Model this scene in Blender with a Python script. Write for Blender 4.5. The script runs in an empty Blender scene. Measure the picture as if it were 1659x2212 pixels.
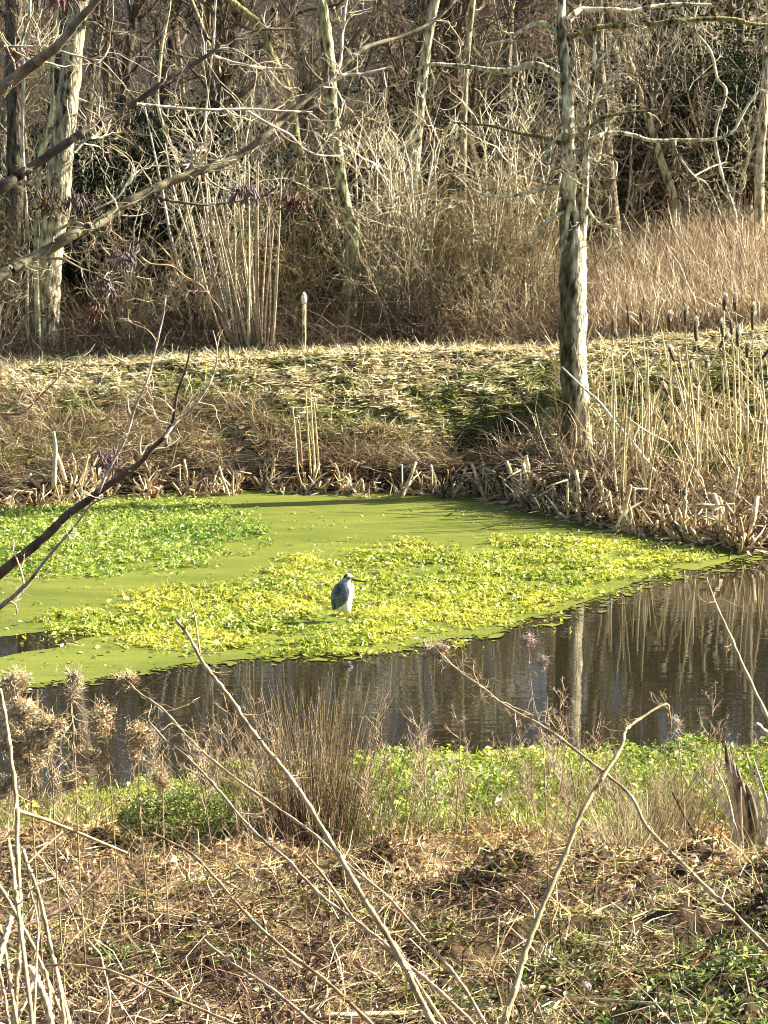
import bpy, math, random
import numpy as np
from mathutils import Vector

rng = np.random.default_rng(7)
random.seed(7)
C = bpy.context.scene.collection
SC = bpy.context.scene

# ------------------------------------------------------------------ camera, sky, sun, exposure
CAM_H = 6.86
FPX = 5000.0            # focal length in units of a 1659 x 2212 frame
PITCH = math.radians(9.157)
cam = bpy.data.cameras.new('camera')
cam_o = bpy.data.objects.new('camera', cam)
C.objects.link(cam_o)
cam_o.location = (0, 0, CAM_H)
cam_o.rotation_euler = (math.radians(90) - PITCH, 0, 0)
cam.sensor_fit = 'VERTICAL'
cam.sensor_height = 24.0
cam.lens = 24.0 * FPX / 2212.0
cam.clip_start = 0.1
cam.clip_end = 3000
SC.camera = cam_o

SUN_EL, SUN_AZ = 30.0, 76.0      # azimuth measured from the view direction towards the right
w = bpy.data.worlds.new('World')
SC.world = w
w.use_nodes = True
nt = w.node_tree
sky = nt.nodes.new('ShaderNodeTexSky')
sky.sky_type = 'NISHITA'
sky.sun_disc = False
sky.sun_elevation = math.radians(SUN_EL)
sky.sun_rotation = math.radians(SUN_AZ)
sky.air_density = 1.0
sky.dust_density = 1.5
bg = nt.nodes['Background']
bg.inputs['Strength'].default_value = 0.05
nt.links.new(sky.outputs[0], bg.inputs['Color'])

sun = bpy.data.lights.new('sun', 'SUN')
sun.energy = 5.0
sun.angle = math.radians(0.5)
sun.color = (1.0, 0.93, 0.79)
sun_o = bpy.data.objects.new('sun', sun)
C.objects.link(sun_o)
e, a = math.radians(SUN_EL), math.radians(SUN_AZ)
to_sun = Vector((math.cos(e) * math.sin(a), math.cos(e) * math.cos(a), math.sin(e)))
sun_o.rotation_euler = to_sun.to_track_quat('Z', 'Y').to_euler()
sun_o.location = to_sun * 60 + Vector((0, 40, 0))

SC.view_settings.view_transform = 'Standard'
SC.view_settings.look = 'None'
SC.view_settings.exposure = 2.0
SC.view_settings.gamma = 1.0
SC.view_settings.use_curve_mapping = False
SC.cycles.max_bounces = 5
SC.cycles.diffuse_bounces = 2
SC.cycles.glossy_bounces = 3
SC.cycles.transmission_bounces = 2
SC.cycles.caustics_reflective = False
SC.cycles.caustics_refractive = False
SC.cycles.use_denoising = True
SC.cycles.pixel_filter_type = 'BLACKMAN_HARRIS'
SC.cycles.filter_width = 1.05

# ------------------------------------------------------------------ geometry helpers
def ray(X, Y):
    u = (np.asarray(X, float) - 829.5) / FPX
    v = -(np.asarray(Y, float) - 1106.0) / FPX
    return u, math.cos(PITCH) + v * math.sin(PITCH), -math.sin(PITCH) + v * math.cos(PITCH)

def PX(X, Y, d):
    """the point that stands d metres out along the view, in the direction of a spot of the photograph"""
    u, dy, dz = ray(X, Y)
    t = np.asarray(d, float) / dy
    return np.stack([t * u, t * dy, CAM_H + t * dz], -1)

def PW(X, Y, z=0.0):
    u, dy, dz = ray(X, Y)
    t = (z - CAM_H) / dz
    return np.stack([t * u, t * dy, CAM_H + t * dz], -1)

def _h(ix, iy, seed):
    n = (ix * 374761393 + iy * 668265263 + seed * 974634777) & 0xffffffff
    n = ((n ^ (n >> 13)) * 1274126177) & 0xffffffff
    return ((n ^ (n >> 16)) & 0xffff) / 65535.0

def vn(x, y, s=1.0, seed=0):
    x = np.asarray(x, float) * s + 1000.0
    y = np.asarray(y, float) * s + 1000.0
    ix = np.floor(x).astype(np.int64); iy = np.floor(y).astype(np.int64)
    fx = x - ix; fy = y - iy
    fx = fx * fx * (3 - 2 * fx); fy = fy * fy * (3 - 2 * fy)
    a_ = _h(ix, iy, seed); b_ = _h(ix + 1, iy, seed); c_ = _h(ix, iy + 1, seed); d_ = _h(ix + 1, iy + 1, seed)
    return (a_ * (1 - fx) + b_ * fx) * (1 - fy) + (c_ * (1 - fx) + d_ * fx) * fy

def fbm(x, y, s=1.0, seed=0, o=4):
    r = 0; A = 0.5; t = 0
    for k in range(o):
        r = r + A * vn(x, y, s * 2 ** k, seed + 17 * k); t += A; A *= 0.5
    return r / t

def sstep(a_, b_, x):
    t = np.clip((np.asarray(x, float) - a_) / (b_ - a_), 0, 1)
    return t * t * (3 - 2 * t)

def waterline_far(x):
    return np.interp(x, [-30, -12, -7.1, -5.2, -3, 2, 3.64, 6.44, 10, 30], [38, 41.5, 42.9, 44.6, 45.3, 44.8, 42.0, 39.4, 37, 30]) \
        + 0.25 * (vn(x, x * 0, 1.3, 5) - 0.5)

def waterline_near(x):
    return np.interp(x, [-30, -8, -3, -1.2, 0, 3, 5, 30], [21, 22.3, 23.4, 24.3, 24.9, 25.1, 25.5, 29]) + 0.3 * (vn(x, x * 0, 1.7, 9) - 0.5)

def H(x, d):
    x = np.asarray(x, float); d = np.asarray(d, float)
    x, d = np.broadcast_arrays(x, d)
    wn = waterline_near(x); wf = waterline_far(x)
    # near bank
    mound = (fbm(x, d, 1.1, 3) - 0.5) * 0.62 + (fbm(x, d, 3.2, 8, 3) - 0.5) * 0.44
    zn = 0.30 + np.maximum(21.2 - d, 0) * 0.238 + mound * np.clip((22 - d) / 2, 0.15, 1)
    e1 = 21.2
    t = np.clip((d - e1) / np.maximum(wn - e1, 0.2), 0, 1)
    zn = zn * (1 - t) + 0.0 * t
    zn = np.where(d > wn, -0.35 * np.clip((d - wn) / 1.5, 0, 1), zn)
    # far bank
    crest_z = np.interp(x, [-30, -8.5, 0, 4, 8.5, 30], [1.9, 1.90, 2.27, 2.32, 2.8, 3.2])
    crest_d = 50.3
    s = np.clip((d - wf - 0.25) / np.maximum(crest_d - wf - 0.25, 0.5), 0, 1)
    prof = 0.20 * np.clip((d - wf) / 0.3, 0, 1) + 0.80 * (s ** 1.0)
    flat = sstep(3.2, 5.5, x) * (1 - sstep(46.0, 47.5, d))
    zf = crest_z * (prof * (1 - 0.55 * flat * (1 - s)))
    zf = zf + (fbm(x, d, 0.9, 21) - 0.5) * 0.30 * np.clip(s * 4, 0, 1) * (1 - 0.6 * s) + (fbm(x, d, 2.8, 25) - 0.5) * 0.30 * np.clip(s * 4, 0, 1)
    zf = zf - 0.75 * np.exp(-((x - 2.0) / 1.35) ** 2 - ((d - 46.5) / 0.75) ** 2) + 0.55 * np.exp(-((x - 3.75) / 0.42) ** 2 - ((d - 46.5) / 1.1) ** 2)  # hollow and ridge shaped to throw shade left of the alder
    beyond = np.maximum(d - crest_d, 0)
    right = sstep(3.0, 8.0, x)
    hill = 0.22 * np.maximum(d - 66, 0) + right * 0.17 * np.clip(d - 53, 0, 12) + right * 0.05 * np.maximum(d - 66, 0)
    hill = np.minimum(hill, 14 + 0 * hill)
    zf = np.where(beyond > 0, crest_z - 0.04 * np.minimum(beyond, 3) + hill + (fbm(x, d, 0.35, 31) - 0.5) * 0.5 * np.clip(beyond / 3, 0, 1), zf)
    zf = np.where(d < wf, -0.35 * np.clip((wf - d) / 1.5, 0, 1), zf)
    return np.where(d < 33, zn, zf)

def PG(X, Y, lo=6.0, hi=50.2):
    """where the line of sight first meets the ground"""
    X = np.atleast_1d(np.asarray(X, float)); Y = np.atleast_1d(np.asarray(Y, float))
    ds = np.linspace(lo, hi, 700)
    out = np.zeros((len(X), 3))
    for i in range(len(X)):
        P = PX(X[i], Y[i], ds)
        below = P[:, 2] < np.maximum(H(P[:, 0], P[:, 1]), 0)
        k = int(np.argmax(below)) if below.any() else len(ds) - 1
        out[i] = P[k]
        out[i, 2] = max(float(H(out[i, 0], out[i, 1])), 0.0)
    return out

class MB:
    """collects vertices, quads, triangles and per-vertex colours; build() links them as one mesh object"""
    def __init__(s):
        s.v = []; s.q = []; s.t = []; s.c = []; s.n = 0
    def add(s, V, Q=None, T=None, col=(1, 1, 1)):
        V = np.asarray(V, float).reshape(-1, 3)
        col = np.asarray(col, float)
        if col.ndim == 1: col = np.broadcast_to(col, (len(V), 3))
        s.v.append(V); s.c.append(col)
        if Q is not None and len(Q): s.q.append(np.asarray(Q).reshape(-1, 4) + s.n)
        if T is not None and len(T): s.t.append(np.asarray(T).reshape(-1, 3) + s.n)
        s.n += len(V)
    def mesh(s, name, mat, origin=None, smooth=True):
        V = np.concatenate(s.v); col = np.concatenate(s.c)
        if origin is not None: V = V - np.asarray(origin)
        Q = np.concatenate(s.q) if s.q else np.zeros((0, 4), int)
        T = np.concatenate(s.t) if s.t else np.zeros((0, 3), int)
        me = bpy.data.meshes.new(name)
        me.vertices.add(len(V)); me.vertices.foreach_set('co', V.astype(np.float32).ravel())
        nl = Q.size + T.size
        me.loops.add(nl)
        me.loops.foreach_set('vertex_index', np.concatenate([Q.ravel(), T.ravel()]).astype(np.int32))
        me.polygons.add(len(Q) + len(T))
        ls = np.concatenate([np.arange(len(Q)) * 4, Q.size + np.arange(len(T)) * 3]).astype(np.int32)
        me.polygons.foreach_set('loop_start', ls)
        me.polygons.foreach_set('use_smooth', np.full(len(Q) + len(T), smooth))
        ca = me.attributes.new('Col', 'FLOAT_COLOR', 'POINT')
        c4 = np.ones((len(V), 4), np.float32); c4[:, :3] = col
        ca.data.foreach_set('color', c4.ravel())
        me.update(calc_edges=True)
        me.validate()
        me.materials.append(mat)
        return me
    def build(s, name, mat, parent=None, origin=None, smooth=True):
        if origin is None and parent is not None: origin = parent.get('_o', None)
        if origin is not None: origin = list(origin)
        o = bpy.data.objects.new(name, s.mesh(name, mat, origin, smooth))
        C.objects.link(o)
        if parent is not None: o.parent = parent
        elif origin is not None: o.location = origin
        return o

def unit(v):
    return v / np.maximum(np.linalg.norm(v, axis=-1, keepdims=True), 1e-9)

def frames(P):
    T = np.gradient(P, axis=1)
    T = unit(T)
    ref = np.zeros_like(T); ref[..., 0] = 0.31; ref[..., 1] = 0.95; ref[..., 2] = 0.05
    near = np.abs((T * ref).sum(-1, keepdims=True)) > 0.93
    ref = np.where(near, np.array([1.0, 0, 0.2]), ref)
    U = unit(np.cross(T, ref)); W = np.cross(T, U)
    return T, U, W

def tubes(mb, P, R, ns=3, col=(1, 1, 1), jit=0.0, caps=False):
    """P (N,K,3) centre lines, R (N,K) radii"""
    P = np.asarray(P, float); R = np.asarray(R, float)
    if P.ndim == 2: P = P[None]; R = R[None]
    N, K, _ = P.shape
    if N == 0: return
    T, U, W = frames(P)
    a_ = np.arange(ns) * 2 * math.pi / ns
    RR = R[:, :, None, None]
    if jit: RR = RR * (1 + jit * (rng.random((N, K, ns, 1)) - 0.5))
    V = P[:, :, None] + RR * (U[:, :, None] * np.cos(a_)[None, None, :, None] + W[:, :, None] * np.sin(a_)[None, None, :, None])
    n_, k_, s_ = np.meshgrid(np.arange(N), np.arange(K - 1), np.arange(ns), indexing='ij')
    s2 = (s_ + 1) % ns
    base = n_ * K * ns
    Q = np.stack([base + k_ * ns + s_, base + k_ * ns + s2, base + (k_ + 1) * ns + s2, base + (k_ + 1) * ns + s_], -1)
    col = np.asarray(col, float)
    if col.ndim == 1: cc = np.broadcast_to(col, (N * K * ns, 3))
    elif col.ndim == 2: cc = np.repeat(col, K * ns, axis=0)
    else: cc = np.repeat(col.reshape(N * K, 3), ns, axis=0)
    Tt = None
    V = V.reshape(-1, 3)
    if caps:
        ex = np.concatenate([P[:, 0], P[:, -1]])
        m = len(V)
        V = np.concatenate([V, ex]); cc = np.concatenate([cc, cc[:1].repeat(2 * N, 0)])
        Tt = []
        for n in range(N):
            for s_k in range(ns):
                b = n * K * ns
                Tt.append([m + n, b + (s_k + 1) % ns, b + s_k])
                b = n * K * ns + (K - 1) * ns
                Tt.append([m + N + n, b + s_k, b + (s_k + 1) % ns])
    mb.add(V, Q.reshape(-1, 4), Tt, cc)

def blades(mb, P, Wd, side, col):
    """ribbons: P (N,K,3), Wd (N,K) widths, side (N,3)"""
    N, K, _ = P.shape
    S = side[:, None, :] * Wd[:, :, None] * 0.5
    V = np.stack([P - S, P + S], 2)
    n_, k_ = np.meshgrid(np.arange(N), np.arange(K - 1), indexing='ij')
    b = (n_ * K + k_) * 2
    Q = np.stack([b, b + 1, b + 3, b + 2], -1)
    col = np.asarray(col, float)
    cc = np.repeat(col, K * 2, axis=0) if col.ndim == 2 else np.broadcast_to(col, (N * K * 2, 3))
    mb.add(V.reshape(-1, 3), Q.reshape(-1, 4), None, cc)

def leaves(mb, P, L, Wd, tilt, col, fold=0.25):
    """small rhombic folded leaves lying about points P (N,3)"""
    N = len(P)
    az = rng.random(N) * 2 * math.pi
    nrm = unit(np.stack([rng.normal(0, tilt, N), rng.normal(0, tilt, N), np.ones(N)], -1))
    d = np.stack([np.cos(az), np.sin(az), np.zeros(N)], -1)
    d = unit(d - nrm * (d * nrm).sum(-1, keepdims=True))
    s = np.cross(nrm, d)
    L = np.asarray(L).reshape(-1, 1) * np.ones((N, 1)); Wd = np.asarray(Wd).reshape(-1, 1) * np.ones((N, 1))
    lift = nrm * Wd * fold
    V = np.stack([P - d * L * .5, P + s * Wd * .5 + lift, P + d * L * .5, P - s * Wd * .5 + lift], 1)
    i = np.arange(N) * 4
    T = np.concatenate([np.stack([i, i + 1, i + 2], -1), np.stack([i, i + 2, i + 3], -1)])
    mb.add(V.reshape(-1, 3), None, T, np.repeat(col, 4, axis=0))

def spline(pts, n):
    """Catmull-Rom through pts (M,D), n samples"""
    p = np.asarray(pts, float)
    p = np.concatenate([[2 * p[0] - p[1]], p, [2 * p[-1] - p[-2]]])
    t = np.linspace(0, len(p) - 3 - 1e-6, n)
    i = t.astype(int); f = (t - i)[:, None]
    a0, a1, a2, a3 = p[i], p[i + 1], p[i + 2], p[i + 3]
    return 0.5 * ((2 * a1) + (-a0 + a2) * f + (2 * a0 - 5 * a1 + 4 * a2 - a3) * f ** 2 + (-a0 + 3 * a1 - 3 * a2 + a3) * f ** 3)

def grow(S, D, L, K, wob=0.2, up=0.0):
    N = len(S); L = np.asarray(L, float) * np.ones(N)
    P = [S]; D = unit(D)
    for k in range(K - 1):
        D = unit(D + rng.normal(0, wob, (N, 3)) + np.array([0, 0, up]))
        P.append(P[-1] + D * (L / (K - 1))[:, None])
    return np.stack(P, 1)

def sprout(P, R, n, spread=0.8, tmin=0.15, tmax=1.0, rfac=0.6):
    """start points, directions and radii of n children on the lines P"""
    N, K, _ = P.shape
    i = rng.integers(0, N, n); t = (tmin + (tmax - tmin) * rng.random(n)) * (K - 1)
    k = np.minimum(t.astype(int), K - 2); f = (t - k)[:, None]
    S = P[i, k] * (1 - f) + P[i, k + 1] * f
    T = unit(P[i, k + 1] - P[i, k])
    r = (R[i, k] * (1 - f[:, 0]) + R[i, k + 1] * f[:, 0]) * rfac
    D = unit(T + unit(rng.normal(0, 1, (n, 3))) * spread)
    return S, D, r

def taper(r0, K, end=0.35):
    return np.asarray(r0)[:, None] * np.linspace(1, end, K)[None]

def vary(base, n, amt=0.25, hue=0.06):
    base = np.asarray(base, float)
    c = np.broadcast_to(base, (n, 3)) * np.exp(rng.normal(0, amt, (n, 1))) * (1 + rng.normal(0, hue, (n, 3)))
    return np.clip(c, 0.003, 0.9)

def pick(cols, n, p=None, amt=0.2):
    cols = np.asarray(cols, float)
    return np.clip(cols[rng.choice(len(cols), n, p=p)] * np.exp(rng.normal(0, amt, (n, 1))), 0.003, 0.9)

# ------------------------------------------------------------------ object helpers
def tag(o, label=None, cat=None, group=None, kind=None):
    if label: o['label'] = label
    if cat: o['category'] = cat
    if group: o['group'] = group
    if kind: o['kind'] = kind
    return o

def thing(name, label, cat, loc, group=None):
    o = bpy.data.objects.new(name, None); C.objects.link(o)
    o.empty_display_size = 0.1
    loc = [float(c) for c in loc]
    o.location = loc; o['_o'] = loc
    return tag(o, label, cat, group)

def copy_tree(root, loc, rotz=0.0, scale=1.0, label=None):
    r = root.copy(); C.objects.link(r)
    r.location = loc; r.rotation_euler = (0, 0, rotz); r.scale = (scale, scale, scale)
    if label: r['label'] = label
    for ch in root.children:
        c = ch.copy(); C.objects.link(c); c.parent = r
    return r

# ------------------------------------------------------------------ materials
def mat_base(name, rough=0.8, spec=0.2):
    m = bpy.data.materials.new(name); m.use_nodes = True
    b = m.node_tree.nodes['Principled BSDF']
    b.inputs['Roughness'].default_value = rough
    b.inputs['Specular IOR Level'].default_value = spec
    return m, m.node_tree, b

def mat_attr(name, rough=0.8, spec=0.2, nscale=6.0, namt=0.5, transl=0.0, bump=0.0, stretch=(1, 1, 1), bscale=None):
    """colour from the mesh's own colour attribute, broken up by fine noise"""
    m, t, b = mat_base(name, rough, spec)
    at = t.nodes.new('ShaderNodeAttribute'); at.attribute_name = 'Col'
    tc = t.nodes.new('ShaderNodeTexCoord')
    mp = t.nodes.new('ShaderNodeMapping'); mp.inputs['Scale'].default_value = stretch
    t.links.new(tc.outputs['Object'], mp.inputs[0])
    nz = t.nodes.new('ShaderNodeTexNoise'); nz.inputs['Scale'].default_value = nscale; nz.inputs['Detail'].default_value = 5
    t.links.new(mp.outputs[0], nz.inputs['Vector'])
    mr = t.nodes.new('ShaderNodeMapRange')
    mr.inputs['From Min'].default_value = 0.3; mr.inputs['From Max'].default_value = 0.7
    mr.inputs['To Min'].default_value = 1 - namt; mr.inputs['To Max'].default_value = 1 + namt
    t.links.new(nz.outputs['Fac'], mr.inputs['Value'])
    mx = t.nodes.new('ShaderNodeVectorMath'); mx.operation = 'SCALE'
    t.links.new(at.outputs['Color'], mx.inputs[0]); t.links.new(mr.outputs[0], mx.inputs['Scale'])
    t.links.new(mx.outputs[0], b.inputs['Base Color'])
    if bump:
        nb = t.nodes.new('ShaderNodeTexNoise'); nb.inputs['Scale'].default_value = bscale or nscale * 3; nb.inputs['Detail'].default_value = 6
        t.links.new(mp.outputs[0], nb.inputs['Vector'])
        bp = t.nodes.new('ShaderNodeBump'); bp.inputs['Strength'].default_value = 1.0; bp.inputs['Distance'].default_value = bump
        t.links.new(nb.outputs['Fac'], bp.inputs['Height']); t.links.new(bp.outputs[0], b.inputs['Normal'])
    if transl:
        tr = t.nodes.new('ShaderNodeBsdfTranslucent')
        t.links.new(mx.outputs[0], tr.inputs['Color'])
        ms = t.nodes.new('ShaderNodeMixShader'); ms.inputs[0].default_value = transl
        out = t.nodes['Material Output']
        t.links.new(b.outputs[0], ms.inputs[1]); t.links.new(tr.outputs[0], ms.inputs[2]); t.links.new(ms.outputs[0], out.inputs[0])
    return m

M_TWIG = mat_attr('twig bark', 0.75, 0.25, 8, 0.35)
def add_patches(m):
    t = m.node_tree; b = t.nodes['Principled BSDF']; src = b.inputs['Base Color'].links[0].from_socket
    tc = t.nodes.new('ShaderNodeTexCoord'); mp = t.nodes.new('ShaderNodeMapping'); mp.inputs['Scale'].default_value = (2.2, 2.2, 1.0)
    nz = t.nodes.new('ShaderNodeTexNoise'); nz.inputs['Scale'].default_value = 2.6; nz.inputs['Detail'].default_value = 7; nz.inputs['Roughness'].default_value = 0.65
    t.links.new(tc.outputs['Object'], mp.inputs[0]); t.links.new(mp.outputs[0], nz.inputs['Vector'])
    rp = t.nodes.new('ShaderNodeValToRGB'); rp.color_ramp.elements[0].position = 0.37; rp.color_ramp.elements[0].color = (0.24, 0.22, 0.17, 1)
    rp.color_ramp.elements[1].position = 0.47; rp.color_ramp.elements[1].color = (1.15, 1.13, 1.05, 1)
    t.links.new(nz.outputs['Fac'], rp.inputs[0])
    mx = t.nodes.new('ShaderNodeVectorMath'); mx.operation = 'MULTIPLY'
    t.links.new(src, mx.inputs[0]); t.links.new(rp.outputs[0], mx.inputs[1]); t.links.new(mx.outputs[0], b.inputs['Base Color'])
M_BARK = mat_attr('rough bark', 0.9, 0.15, 7.0, 0.9, bump=0.05, stretch=(1.6, 1.6, 0.5), bscale=13)
add_patches(M_BARK)
M_LIMB = mat_attr('limb bark', 0.8, 0.25, 18, 0.55, bump=0.004, bscale=70)
M_STRAW = mat_attr('dry straw', 0.6, 0.35, 14, 0.35, transl=0.12)
M_STALK = mat_attr('dry stalk', 0.6, 0.2, 22, 0.6, bump=0.002, bscale=120)
M_GRASS = mat_attr('grass blade', 0.6, 0.3, 9, 0.3, transl=0.25)
M_LEAF = mat_attr('fresh leaf', 0.38, 0.45, 9, 0.25, transl=0.28)
M_LITTER = mat_attr('dead leaf', 0.75, 0.2, 25, 0.4, transl=0.10)
M_GROUND = mat_attr('soil', 0.95, 0.1, 7, 0.6, bump=0.05, bscale=12)
M_FEATHER = mat_attr('feathers', 0.7, 0.2, 30, 0.22, bump=0.003, stretch=(1, 1, 0.4), bscale=60)
M_BILL = mat_attr('bill and legs', 0.45, 0.4, 30, 0.15)

def mat_water():
    m, t, b = mat_base('pond water', 0.02, 0.5)
    b.inputs['Base Color'].default_value = (0.016, 0.014, 0.007, 1)
    b.inputs['IOR'].default_value = 1.33
    tc = t.nodes.new('ShaderNodeTexCoord')
    mp = t.nodes.new('ShaderNodeMapping'); mp.inputs['Scale'].default_value = (0.6, 2.6, 1)
    t.links.new(tc.outputs['Object'], mp.inputs[0])
    nz = t.nodes.new('ShaderNodeTexNoise'); nz.inputs['Scale'].default_value = 1.6; nz.inputs['Detail'].default_value = 3
    t.links.new(mp.outputs[0], nz.inputs['Vector'])
    bp = t.nodes.new('ShaderNodeBump'); bp.inputs['Strength'].default_value = 0.4; bp.inputs['Distance'].default_value = 0.004
    t.links.new(nz.outputs['Fac'], bp.inputs['Height']); t.links.new(bp.outputs[0], b.inputs['Normal'])
    return m
M_WATER = mat_water()

def mat_duckweed():
    m, t, b = mat_base('duckweed', 0.55, 0.35)
    tc = t.nodes.new('ShaderNodeTexCoord')
    n1 = t.nodes.new('ShaderNodeTexNoise'); n1.inputs['Scale'].default_value = 0.5; n1.inputs['Detail'].default_value = 6
    mp = t.nodes.new('ShaderNodeMapping'); mp.inputs['Scale'].default_value = (0.6, 1.8, 1)
    t.links.new(tc.outputs['Object'], mp.inputs[0]); t.links.new(mp.outputs[0], n1.inputs['Vector'])
    r1 = t.nodes.new('ShaderNodeValToRGB')
    r1.color_ramp.elements[0].position = 0.3; r1.color_ramp.elements[0].color = (0.105, 0.130, 0.011, 1)
    r1.color_ramp.elements[1].position = 0.75; r1.color_ramp.elements[1].color = (0.185, 0.205, 0.026, 1)
    t.links.new(n1.outputs['Fac'], r1.inputs[0])
    n3 = t.nodes.new('ShaderNodeTexNoise'); n3.inputs['Scale'].default_value = 2.2; n3.inputs['Detail'].default_value = 8; n3.inputs['Distortion'].default_value = 1.2
    mp3 = t.nodes.new('ShaderNodeMapping'); mp3.inputs['Scale'].default_value = (0.35, 2.2, 1)
    t.links.new(tc.outputs['Object'], mp3.inputs[0]); t.links.new(mp3.outputs[0], n3.inputs['Vector'])
    mx3 = t.nodes.new('ShaderNodeMath'); mx3.operation = 'MULTIPLY_ADD'; mx3.inputs[1].default_value = 0.7; mx3.inputs[2].default_value = -0.33
    t.links.new(n3.outputs['Fac'], mx3.inputs[0])
    ad3 = t.nodes.new('ShaderNodeMath'); ad3.operation = 'ADD'
    t.links.new(n1.outputs['Fac'], ad3.inputs[0]); t.links.new(mx3.outputs[0], ad3.inputs[1]); t.links.new(ad3.outputs[0], r1.inputs[0])
    n2 = t.nodes.new('ShaderNodeTexVoronoi'); n2.inputs['Scale'].default_value = 130
    t.links.new(tc.outputs['Object'], n2.inputs['Vector'])
    mr = t.nodes.new('ShaderNodeMapRange'); mr.inputs['To Min'].default_value = 0.6; mr.inputs['To Max'].default_value = 1.4
    t.links.new(n2.outputs['Color'], mr.inputs['Value'])
    mx = t.nodes.new('ShaderNodeVectorMath'); mx.operation = 'SCALE'
    t.links.new(r1.outputs[0], mx.inputs[0]); t.links.new(mr.outputs[0], mx.inputs['Scale'])
    t.links.new(mx.outputs[0], b.inputs['Base Color'])
    bp = t.nodes.new('ShaderNodeBump'); bp.inputs['Strength'].default_value = 0.5; bp.inputs['Distance'].default_value = 0.004
    t.links.new(n2.outputs['Distance'], bp.inputs['Height']); t.links.new(bp.outputs[0], b.inputs['Normal'])
    return m
M_DUCK = mat_duckweed()

# ------------------------------------------------------------------ palette (real base colours)
STRAW = (0.52, 0.41, 0.22); STRAW2 = (0.62, 0.52, 0.32); TAN = (0.40, 0.28, 0.15); BROWN = (0.20, 0.12, 0.065)
DKBROWN = (0.09, 0.055, 0.035); OLIVE = (0.13, 0.15, 0.035); GREEN = (0.10, 0.20, 0.025); LIME = (0.26, 0.36, 0.04)
CREAM = (0.60, 0.55, 0.42); TWIGC = (0.26, 0.205, 0.13); REDTW = (0.25, 0.165, 0.115); LICH = (0.46, 0.44, 0.26)

# ================================================================== SETTING
def axis(parts):
    out = []
    for a_, b_, s_ in parts: out.append(np.arange(a_, b_, s_))
    return np.concatenate(out)
xs = axis([(-400, -100, 50), (-100, -30, 7), (-30, -9, 0.9), (-9, 9, 0.11), (9, 30, 0.9), (30, 100, 7), (100, 401, 50)])
ds = axis([(-60, 0, 6), (0, 7, 0.35), (7, 22, 0.085), (22, 28, 0.15), (28, 36, 1.0), (36, 51, 0.13), (51, 70, 0.6), (70, 140, 3), (140, 900, 60)])
GX, GD = np.meshgrid(xs, ds)
GZ = H(GX, GD)
nb = len(xs); nd = len(ds)
ii, jj = np.meshgrid(np.arange(nd - 1), np.arange(nb - 1), indexing='ij')
Q = np.stack([ii * nb + jj, ii * nb + jj + 1, (ii + 1) * nb + jj + 1, (ii + 1) * nb + jj], -1).reshape(-1, 4)
fx, fd = GX.ravel(), GD.ravel()
m1 = fbm(fx, fd, 1.3, 40)[:, None]
soil = np.array([0.022, 0.014, 0.009]); litter = np.array([0.09, 0.058, 0.03]); gmoss = np.array([0.07, 0.09, 0.025]); strw = np.array([0.14, 0.11, 0.05])
col = soil * (1 - m1) + litter * m1
nearg = ((fd > 20.5) & (fd < 28))[:, None]
col = np.where(nearg, soil * 0.6 + gmoss * 0.6, col)
farb = ((fd > 40) & (fd < 53))[:, None]
m2 = fbm(fx, fd, 0.8, 44)[:, None]
col = np.where(farb, strw * m2 + gmoss * (1 - m2), col)
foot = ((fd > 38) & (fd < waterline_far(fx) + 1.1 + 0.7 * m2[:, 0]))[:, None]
col = np.where(foot, np.array([0.028, 0.022, 0.014]), col)  # wet peat, with the undercut's shade painted into its tone
col = np.where((np.exp(-((fx - 2.0) / 1.3) ** 2 - ((fd - 46.5) / 0.8) ** 2) > 0.4)[:, None], np.array([0.025, 0.02, 0.012]), col)  # patch painted dark for the shadow beside the alder
col = np.where((fd > 53.5)[:, None], np.array([0.022, 0.016, 0.010]) + 0.02 * m2, col)  # litter colour lowered to stand for shade under the wood
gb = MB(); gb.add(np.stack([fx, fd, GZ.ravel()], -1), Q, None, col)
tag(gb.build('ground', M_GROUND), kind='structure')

wb = MB()
wb.add([(-60, 18, 0), (60, 18, 0), (60, 47, 0), (-60, 47, 0)], [[0, 1, 2, 3]])
tag(wb.build('water', M_WATER), kind='structure')

# duckweed film: near edge and a few gaps read off the photograph, laid on the water
eX = np.array([-900, -200, 0, 60, 200, 350, 450, 600, 700, 850, 950, 1060, 1110, 1200, 1300, 1400, 1450, 1520, 1600, 1659, 1800, 2400])
eY = np.array([1480, 1478, 1475, 1473, 1466, 1445, 1427, 1418, 1415, 1396, 1379, 1369, 1346, 1326, 1290, 1243, 1233, 1229, 1201, 1189, 1183, 1180])
eW = PW(eX, eY)
film = MB()
fxs = np.arange(-14, 12, 0.02)
edge = np.interp(fxs, eW[:, 0], eW[:, 1]) + 0.35 * (fbm(fxs, fxs * 0, 0.9, 51) - 0.5) + 0.34 * (fbm(fxs, fxs * 0, 4.0, 53, 5) - 0.5)
farE = np.minimum(waterline_far(fxs) + 0.6, 46.5)
hX = np.array([-600, 0, 60, 120, 180, 205]); hT = np.array([1375, 1378, 1370, 1362, 1367, 1375]); hB = np.array([1420, 1422, 1408, 1401, 1380, 1376])
hw_t = PW(hX, hT); hw_b = PW(hX, hB)
hole_far = np.interp(fxs, hw_t[:, 0], hw_t[:, 1]); hole_near = np.interp(fxs, hw_b[:, 0], hw_b[:, 1])
jitter = 0.35 * (fbm(fxs, fxs * 0, 3.0, 57) - 0.5)
hole_far = hole_far + jitter; hole_near = hole_near + jitter * 0.6
in_hole = (fxs < PW(205, 1376)[0]) & (hole_far > hole_near + 0.03)
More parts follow.
